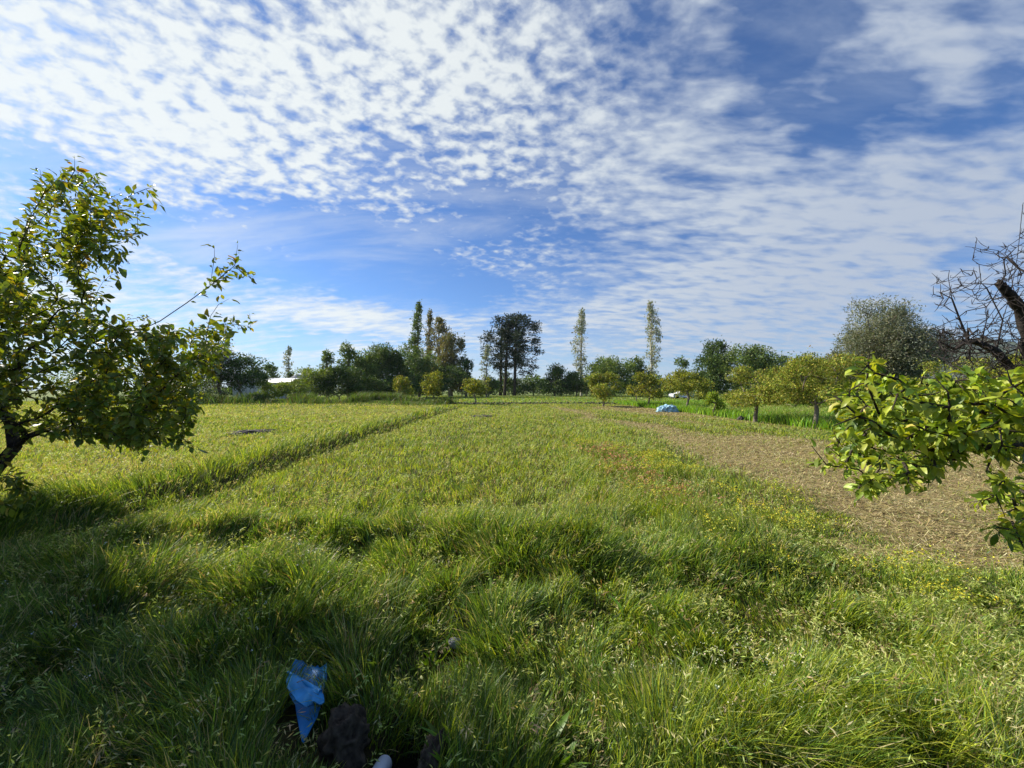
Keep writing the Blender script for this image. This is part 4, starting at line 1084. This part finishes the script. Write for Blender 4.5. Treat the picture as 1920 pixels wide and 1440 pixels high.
# ------------------------------------------------------------------ blue plastic scrap, stone, pipe, hole
def plain_mat(name, col, rough=0.4, spec=0.5, dirt=0.3, scale=12, trans=0.0):
    return noise_mat(name, tuple(c * (1 - dirt) for c in col), tuple(min(1, c * (1 + dirt * 0.6)) for c in col), scale, rough, spec, 0.15)
M_BLUE = plain_mat('blue_plastic', (0.020, 0.21, 0.52), 0.5, 0.3, 0.35, 9)
M_BLUEL = plain_mat('blue_plastic_pale', (0.045, 0.31, 0.64), 0.5, 0.3, 0.3, 14)  # paler blue of the same plastic, on the flap and curled strip
M_STONE = noise_mat('field_stone', (0.022, 0.017, 0.012), (0.10, 0.078, 0.055), 26, 0.95, 0.15, 1.0)
M_PIPE = plain_mat('pipe_plastic', (0.50, 0.56, 0.66), 0.4, 0.4, 0.25, 10)
M_ASH = noise_mat('ash', (0.025, 0.023, 0.024), (0.11, 0.10, 0.095), 14, 0.95, 0.1, 0.8)
M_TARP = plain_mat('tarp_cloth', (0.34, 0.56, 0.68), 0.45, 0.5, 0.5, 6)

def sheet(name, outline_l, outline_r, curve, mat, parent, nu=14, th=0.003, warp=0.004, seed=1, jag=0.0):
    """a curved plastic sheet between two edge polylines (points in 3-D), arched by curve along its normal, with thickness"""
    rng = np.random.default_rng(seed)
    Lp, Rp = np.array(outline_l, float), np.array(outline_r, float); m = 16
    t = np.linspace(0, 1, len(Lp)); tt = np.linspace(0, 1, m)
    Lp = np.stack([np.interp(tt, t, Lp[:, k]) for k in range(3)], 1); Rp = np.stack([np.interp(tt, t, Rp[:, k]) for k in range(3)], 1)
    down = norm((Lp[-1] + Rp[-1]) - (Lp[0] + Rp[0])); across = norm(Rp[0] - Lp[0]); nrm = norm(np.cross(down, across))
    if nrm[2] < 0: nrm = -nrm
    V = []
    for i in range(m):
        for j in range(nu):
            s = j / (nu - 1); p = Lp[i] * (1 - s) + Rp[i] * s
            w = np.linalg.norm(Rp[i] - Lp[i])
            p = p + nrm * (-curve * w * 4 * s * (1 - s) + warp * math.sin(9 * s + 5 * tt[i] + seed))
            if i == 0: p = p - down * jag * (rng.random() - 0.2)
            V.append(p)
    V = np.array(V); n = len(V)
    V2 = V - nrm * th
    i0 = (np.arange(m - 1)[:, None] * nu + np.arange(nu - 1)[None, :]).ravel()
    top = np.stack([i0, i0 + 1, i0 + nu + 1, i0 + nu], 1)
    bd = list(range(nu)) + [i * nu + nu - 1 for i in range(1, m)] + [(m - 1) * nu + j for j in range(nu - 2, -1, -1)] + [i * nu for i in range(m - 2, 0, -1)]
    side = np.array([[bd[k], bd[(k + 1) % len(bd)], bd[(k + 1) % len(bd)] + n, bd[k] + n] for k in range(len(bd))])
    Qs = np.concatenate([top, top[:, ::-1] + n, side])
    return link(name, mesh_tris(name, np.concatenate([V, V2]), None, None, False, Qs), mat, parent)

def blue_scrap():
    c = np.array([-1.085, 2.04, 0.0]); c[2] = float(height(c[:1], c[1:2])[0])
    root = empty('plastic_scrap', c)
    tag(root, 'torn sky-blue plastic scrap with jagged rim and pointed lower end lying in the dark grass', 'plastic scrap')
    def g(px, py, h):
        """a point h metres above the ground that stands at this place of the photograph"""
        return at(px, py, (CAMZ - h) / CAMZ * gY(py)) - c
    sheet('sheet', [g(553, 1234, .10), g(541, 1262, .085), g(541, 1300, .07), g(552, 1320, .06)],
          [g(612, 1244, .13), g(613, 1275, .12), g(603, 1305, .09), g(594, 1322, .07)], 0.22, M_BLUE, root, jag=0.03, seed=3)
    sheet('flap', [g(535, 1266, .12), g(538, 1290, .125), g(556, 1316, .12), g(572, 1323, .12)],
          [g(602, 1298, .13), g(607, 1303, .135), g(608, 1311, .13), g(606, 1318, .13)], -0.10, M_BLUEL, root, nu=12, warp=0.009, jag=0.012, seed=5)
    sheet('lower_tip', [g(552, 1312, .075), g(556, 1340, .065), g(562, 1372, .055), g(566, 1391, .04)],
          [g(602, 1318, .085), g(595, 1342, .075), g(579, 1376, .06), g(570, 1392, .04)], 0.16, M_BLUE, root, jag=0.0, seed=8)
    # curled strip across the middle
    p0, p1 = g(540, 1260, .14), g(601, 1297, .15); d = p1 - p0; L = np.linalg.norm(d); d = d / L
    a = norm(np.cross(d, [0, 0, 1.0])); b = np.cross(a, d); V = []; m, k = 10, 14
    for i in range(m):
        for j in range(k):
            an = -0.6 + 4.6 * j / (k - 1); rr = 0.012 * (0.55 + 0.45 * i / (m - 1)) * (1 - 0.25 * j / k)
            V.append(p0 + d * L * i / (m - 1) + (a * math.cos(an) + b * math.sin(an)) * rr)
    i0 = (np.arange(m - 1)[:, None] * k + np.arange(k - 1)[None, :]).ravel()
    link('curled_strip', mesh_tris('curled_strip', np.array(V), None, None, True, np.stack([i0, i0 + 1, i0 + k + 1, i0 + k], 1)), M_BLUEL, root)

def lump(name, loc, size, mat, seed, rough=0.16, flat=0.0, nlat=26, nlon=40, freq=2.2, parent=None, folds=0.0):
    th = np.linspace(0, np.pi, nlat); ph = np.linspace(0, 2 * np.pi, nlon, endpoint=False)
    T_, P_ = np.meshgrid(th, ph, indexing='ij')
    d = np.stack([np.sin(T_) * np.cos(P_), np.sin(T_) * np.sin(P_), np.cos(T_)], -1).reshape(-1, 3)
    n = VNoise(seed)
    q = n.f(d[:, 0] * freq + 7, d[:, 1] * freq + d[:, 2] * freq * 0.8 + 3, 4) + n.f(d[:, 2] * freq + 19, d[:, 0] * freq * 0.7 - d[:, 1] * freq, 4) - 1
    r = 1 + rough * 2 * q
    if folds: r = r + folds * np.abs(np.sin(P_.ravel() * 5 + 3 * q + seed)) * np.sin(T_.ravel()) ** 2
    V = d * r[:, None] * np.array(size)
    if flat: V[:, 2] = np.where(V[:, 2] < -flat * size[2], -flat * size[2], V[:, 2])
    i0 = (np.arange(nlat - 1)[:, None] * nlon + np.arange(nlon)[None, :]); i1 = (np.arange(nlat - 1)[:, None] * nlon + (np.arange(nlon)[None, :] + 1) % nlon)
    Qs = np.stack([i0, i0 + nlon, i1 + nlon, i1], 2).reshape(-1, 4)
    o = link(name, mesh_tris(name, V, None, None, True, Qs), mat, parent); o.location = tuple(loc)
    return o

def ground_at(px, py):
    Y = gY(py); x = (px - 960) / F * Y
    return np.array([x, Y, float(height(np.array([x]), np.array([Y]))[0])])

blue_scrap()
tag(lump('stone', (-0.74, 1.74, 0.03), (0.095, 0.10, 0.14), M_STONE, 41, 0.34, 0.6, freq=3.2, nlat=50, nlon=80), 'rough brown stone beside the dark hole at the bottom edge', 'stone')
tag(lump('stone', (-0.335, 1.70, -0.02), (0.06, 0.11, 0.09), M_STONE, 43, 0.34, 0.6, freq=3.4, nlat=50, nlon=80), 'dark stone forming the right rim of the hole', 'stone')
tag(lump('stone', (-0.36, 2.46, 0.0), (0.045, 0.035, 0.03), noise_mat('grey_pebble', (0.10, 0.10, 0.11), (0.25, 0.25, 0.27), 10, 0.9, 0.2, 0.4), 44, 0.16, 0.6), 'small grey stone lying in the bare trodden patch above the hole', 'stone')
def pipe():
    c = np.array([-0.575, 1.63, -0.03]); root = empty('pipe', c)
    tag(root, 'short end of a pale grey-blue plastic pipe poking out of the hole', 'pipe')
    d = norm(np.array([0.02, 0.75, -0.28])); a = norm(np.cross(d, [0, 0, 1.0])); b = np.cross(a, d); V = []; k = 28
    prof = [(-0.12, 0.036), (0.125, 0.036), (0.13, 0.034), (0.13, 0.030), (-0.12, 0.030)]
    for s, r_ in prof:
        an = np.arange(k) * 2 * np.pi / k
        V.append(d * s + (a * np.cos(an)[:, None] + b * np.sin(an)[:, None]) * r_)
    i0 = np.arange(len(prof) - 1)[:, None] * k; j = np.arange(k); j2 = (j + 1) % k
    Qs = np.stack([i0 + j, i0 + j2, i0 + k + j2, i0 + k + j], 2).reshape(-1, 4)
    link('tube', mesh_tris('tube', np.concatenate(V), None, None, True, Qs), M_PIPE, root)
pipe()
for (px, py, w, lab, sd_) in [(472, 812, 66, 'long dark burnt ash patch left of the grassy bank', 51), (905, 782, 44, 'dark burnt ash patch in the middle of the field, far off', 52)]:
    g = ground_at(px, py); s = w * g[1] / F / 2
    tag(lump('ash_patch', g + [0, 0, 0.02], (s, s * 1.4, 0.085), M_ASH, sd_, 0.30, 0.15, freq=5, nlat=34, nlon=60), lab, 'ash patch')
g = ground_at(1390, 788)
tag(lump('stump', g + [0, 0, 0.05], (0.20, 0.16, 0.17), M_ASH, 55, 0.25, 0.4, freq=3), 'small black stump at the edge of the tall grass by the orchard trees', 'stump')
g = ground_at(1255, 773)
tag(lump('tarp_heap', g + [0, 0.3, 0.12], (0.60, 0.5, 0.38), M_TARP, 57, 0.30, 0.35, freq=3.0, nlat=60, nlon=140, folds=0.34), 'pale blue tarpaulin heap between the orchard trees', 'tarp heap')

# ------------------------------------------------------------------ fence post, greenhouse, shed, car
def box(b, c, s):
    c = np.array(c, float); s = np.array(s, float) / 2
    k = np.array([[-1, -1, -1], [1, -1, -1], [1, 1, -1], [-1, 1, -1], [-1, -1, 1], [1, -1, 1], [1, 1, 1], [-1, 1, 1]])
    q = [(0, 3, 2, 1), (4, 5, 6, 7), (0, 1, 5, 4), (1, 2, 6, 5), (2, 3, 7, 6), (3, 0, 4, 7)]
    n = len(b[0]); b[0].extend((c + k * s).tolist()); b[1].extend([[i + n for i in f] for f in q])
def quick(name, b, mat, parent=None):
    return link(name, mesh_tris(name, np.array(b[0]), None, None, False, np.array(b[1])), mat, parent)
M_WOODP = noise_mat('post_wood', (0.12, 0.10, 0.08), (0.28, 0.25, 0.21), 8, 0.9, 0.1, 0.4, (1, 1, 0.2))
M_WHITE = noise_mat('greenhouse_film', (0.36, 0.37, 0.37), (0.52, 0.53, 0.53), 0.6, 0.5, 0.3, 0.05)
M_GREY = noise_mat('shed_roof', (0.22, 0.23, 0.24), (0.34, 0.35, 0.36), 2, 0.7, 0.3, 0.1)
M_CARW = noise_mat('car_paint', (0.62, 0.64, 0.68), (0.68, 0.70, 0.73), 2, 0.25, 0.6, 0.0)
M_GLASSD = noise_mat('car_glass', (0.015, 0.018, 0.022), (0.03, 0.035, 0.04), 2, 0.08, 0.8, 0.0)
M_TYRE = noise_mat('tyre_rubber', (0.012, 0.012, 0.012), (0.03, 0.03, 0.03), 10, 0.9, 0.2, 0.1)
def post(px, py, h, lab):
    g = ground_at(px, py); V = []; k = 10; rng = np.random.default_rng(px)
    for z_, r_ in ((-0.1, 0.065), (0.3, 0.062), (h * 0.6, 0.058), (h - 0.03, 0.055), (h, 0.035)):
        an = np.arange(k) * 2 * np.pi / k; V.append(np.stack([np.cos(an) * r_ + 0.02 * z_, np.sin(an) * r_, np.full(k, z_)], 1) * (1 + 0.05 * rng.normal(size=(k, 1)) * [1, 1, 0]))
    i0 = np.arange(4)[:, None] * k; j = np.arange(k); j2 = (j + 1) % k
    Qs = np.stack([i0 + j, i0 + j2, i0 + k + j2, i0 + k + j], 2).reshape(-1, 4)
    o = link('fence_post', mesh_tris('fence_post', np.concatenate(V), np.stack([4 * k + j[1:-1], 4 * k + j[2:], np.full(k - 2, 4 * k)], 1), None, False, Qs), M_WOODP)
    o.location = tuple(g); tag(o, lab, 'fence post', 'old posts at the edge of the far field')
post(1193, 757, 1.35, 'weathered wooden fence post between the rust-yellow lemon tree and its right neighbour')

def greenhouse():
    Y = 74.0; x0 = at(468, 735, Y)[0]; x1 = at(572, 735, Y)[0]; zt = at(500, 709, Y)[2]; w = 9.0; n = 14
    root = empty('greenhouse', ((x0 + x1) / 2, Y, 0)); L = x1 - x0
    tag(root, 'long low white greenhouse behind the bushes at left', 'greenhouse')
    hw = zt * 0.72
    prof = [(-w / 2, 0), (-w / 2, hw)] + [(-w / 2 * math.cos(a), hw + (zt - hw) * math.sin(a)) for a in np.linspace(0.2, math.pi - 0.2, n)] + [(w / 2, hw), (w / 2, 0)]
    k = len(prof); V = [[-L / 2, p[0], p[1]] for p in prof] + [[L / 2, p[0], p[1]] for p in prof]
    Qs = [[i, i + 1, i + 1 + k, i + k] for i in range(k - 1)]
    T = [[0, i, i + 1] for i in range(1, k - 1)] + [[k, k + i + 1, k + i] for i in range(1, k - 1)]
    link('cover', mesh_tris('cover', np.array(V), np.array(T), None, False, np.array(Qs)), M_WHITE, root)
    b = ([], [])
    for i in range(15): box(b, (-L / 2 + 0.3 + (L - 0.6) * i / 14, -w / 2 - 0.05, hw / 2), (0.09, 0.08, hw))
    box(b, (0, -w / 2 - 0.06, hw + 0.04), (L, 0.10, 0.12))
    quick('frame', b, M_GREY, root)
greenhouse()
def shed():
    Y = 84.0; c = at(566, 735, Y); zt = at(566, 702, Y)[2]; w = 40 * Y / F
    root = empty('shed', (c[0], Y, 0)); tag(root, 'small shed with a low grey gabled roof behind the bright green thicket', 'shed')
    b = ([], []); box(b, (0, 0, zt * 0.38), (w * 0.9, 3.2, zt * 0.76)); quick('wall', b, M_WHITE, root)
    V = [(-w / 2, -2, zt * 0.76), (w / 2, -2, zt * 0.76), (w / 2, 2, zt * 0.76), (-w / 2, 2, zt * 0.76), (0, -2, zt), (0, 2, zt)]
    link('roof', mesh_tris('roof', np.array(V), np.array([(0, 1, 4), (2, 3, 5)]), None, False, np.array([(1, 2, 5, 4), (3, 0, 4, 5), (0, 3, 2, 1)])), M_GREY, root)
shed()
def car():
    Y = 72.0; c = at(1277, 745, Y); root = empty('parked_car', (c[0], Y, 0.0), R(8))
    tag(root, 'white car with dark windows half hidden behind the lemon trees', 'car')
    prof = [(-2.0, 0.32), (-2.05, 0.75), (-1.9, 0.98), (-1.05, 1.05), (-0.45, 1.48), (0.9, 1.52), (1.75, 1.08), (2.0, 1.0), (2.05, 0.55), (1.95, 0.32)]
    def extr(p, w):
        k = len(p); V = [(a, -w, z) for a, z in p] + [(a, w, z) for a, z in p]
        return np.array(V), np.array([[i, (i + 1) % k, (i + 1) % k + k, i + k] for i in range(k)]), np.array([[0, i, i + 1] for i in range(1, k - 1)] + [[k, k + i + 1, k + i] for i in range(1, k - 1)])
    V, Qs, T = extr(prof, 0.85)
    up = V[:, 2] > 1.2; V[up, 1] *= 0.82
    link('body', mesh_tris('body', V, T, None, False, Qs), M_CARW, root)
    for a0, a1 in ((-0.85, 0.15), (0.25, 1.25)):
        V = [(a0 + 0.18, -0.80, 1.10), (a1, -0.80, 1.10), (a1 - (0.28 if a1 > 1 else 0), -0.725, 1.44), (a0 + (0.45 if a0 < -0.5 else 0.18), -0.725, 1.44)]
        V = np.array(V) + [0, -0.035, 0]; V2 = V + [0, 0.02, 0]
        link('window', mesh_tris('window', np.concatenate([V, V2]), None, None, False, np.array([(0, 1, 2, 3), (7, 6, 5, 4), (0, 4, 5, 1), (1, 5, 6, 2), (2, 6, 7, 3), (3, 7, 4, 0)])), M_GLASSD, root)
    for wx in (-1.25, 1.3):
        for wy in (-0.78, 0.78):
            V = []; k = 20
            for yy, r_ in ((-0.1, 0.26), (-0.1, 0.33), (0.1, 0.33), (0.1, 0.26)):
                an = np.arange(k) * 2 * np.pi / k; V.append(np.stack([wx + np.cos(an) * r_, np.full(k, wy + yy), 0.33 + np.sin(an) * r_], 1))
            i0 = np.arange(3)[:, None] * k; j = np.arange(k); j2 = (j + 1) % k
            w = link('wheel', mesh_tris('wheel', np.concatenate(V), np.concatenate([np.stack([j[1:-1], j[2:], np.zeros(k - 2, int)], 1), 3 * k + np.stack([j[2:], j[1:-1], np.zeros(k - 2, int)], 1)]), None, False, np.stack([i0 + j, i0 + j2, i0 + k + j2, i0 + k + j], 2).reshape(-1, 4)), M_TYRE, root)
car()

# clods of turned earth along the edge of the far field
def clods():
    rng = np.random.default_rng(61); b = Bag(); n = 900
    x = rng.uniform(-9, 30, n); y = rng.normal(45.8, 0.7, n); s = 0.07 + 0.12 * rng.random(n)
    oc = np.array([[1, 0, 0], [-1, 0, 0], [0, 1, 0], [0, -1, 0], [0, 0, 1], [0, 0, -0.4]], float)
    T = np.array([(0, 2, 4), (2, 1, 4), (1, 3, 4), (3, 0, 4), (2, 0, 5), (1, 2, 5), (3, 1, 5), (0, 3, 5)])
    V = (np.stack([x, y, height(x, y) + 0.03], 1)[:, None, :] + oc[None] * (s[:, None, None] * (0.7 + 0.6 * rng.random((n, 6, 1))) * np.array([1.5, 1, 1]))).reshape(-1, 3)
    b.add(V, (np.arange(n)[:, None, None] * 6 + T[None]).reshape(-1, 3), np.repeat(pick([[0.05, 0.04, 0.025], [0.05, 0.07, 0.02]], [1, 1], n, rng), 6, 0))
    tag(b.build('earth_clods', M_STRAW), kind='stuff')
clods()

# ------------------------------------------------------------------ far hills
def hills(name, Y, prof, mat):
    """prof: (px, py) skyline; a real ridge with slopes in front and behind"""
    prof = np.array(prof, float); px = np.linspace(prof[0, 0], prof[-1, 0], 160); py = np.interp(px, prof[:, 0], prof[:, 1])
    rng = np.random.default_rng(int(Y)); top = np.array([at(a, b, Y) for a, b in zip(px, py)])
    top[:, 2] += (NA.f(px * 0.05, px * 0 + Y, 4) - 0.5) * 0.010 * Y
    rows = []
    for t in np.linspace(-1, 1, 21):
        r_ = top.copy(); r_[:, 1] += t * Y * 0.25; r_[:, 2] = np.maximum(top[:, 2], 0) * (1 - abs(t)) ** 1.2 * (1 + 0.25 * (NB.f(px * 0.08, px * 0 + t * 4, 3) - 0.5) * (abs(t) > 0.01)) - 0.4 * abs(t)
        rows.append(r_)
    V = np.concatenate(rows); k = 160
    i0 = (np.arange(20)[:, None] * k + np.arange(k - 1)[None, :]).ravel()
    tag(link(name, mesh_tris(name, V, None, None, True, np.stack([i0, i0 + 1, i0 + k + 1, i0 + k], 1)), mat), kind='structure')
M_HILL = noise_mat('hill_scrub', (0.045, 0.07, 0.035), (0.09, 0.11, 0.05), 0.01, 0.95, 0.05, 0.0)
hills('hills', 2600, [(300, 729), (600, 724), (800, 722), (930, 716), (985, 709), (1010, 711), (1080, 722), (1300, 727)], M_HILL)
hills('wooded_hill', 1300, [(1500, 712), (1640, 668), (1760, 640), (1840, 634), (1900, 642), (2050, 660), (2400, 700)], M_HILL)

# ------------------------------------------------------------------ air
def haze():
    b = ([], []); box(b, (0, 2545, 104.0), (6300, 5310, 211.0))
    m = bpy.data.materials.new('haze'); m.use_nodes = True; nt = m.node_tree; nt.nodes.clear()
    v = nt.nodes.new('ShaderNodeVolumePrincipled'); v.inputs['Color'].default_value = (0.80, 0.88, 1.0, 1); v.inputs['Density'].default_value = 0.00009; v.inputs['Anisotropy'].default_value = 0.2
    o = nt.nodes.new('ShaderNodeOutputMaterial'); nt.links.new(v.outputs[0], o.inputs['Volume'])
    tag(quick('haze', b, m), kind='stuff')
haze()
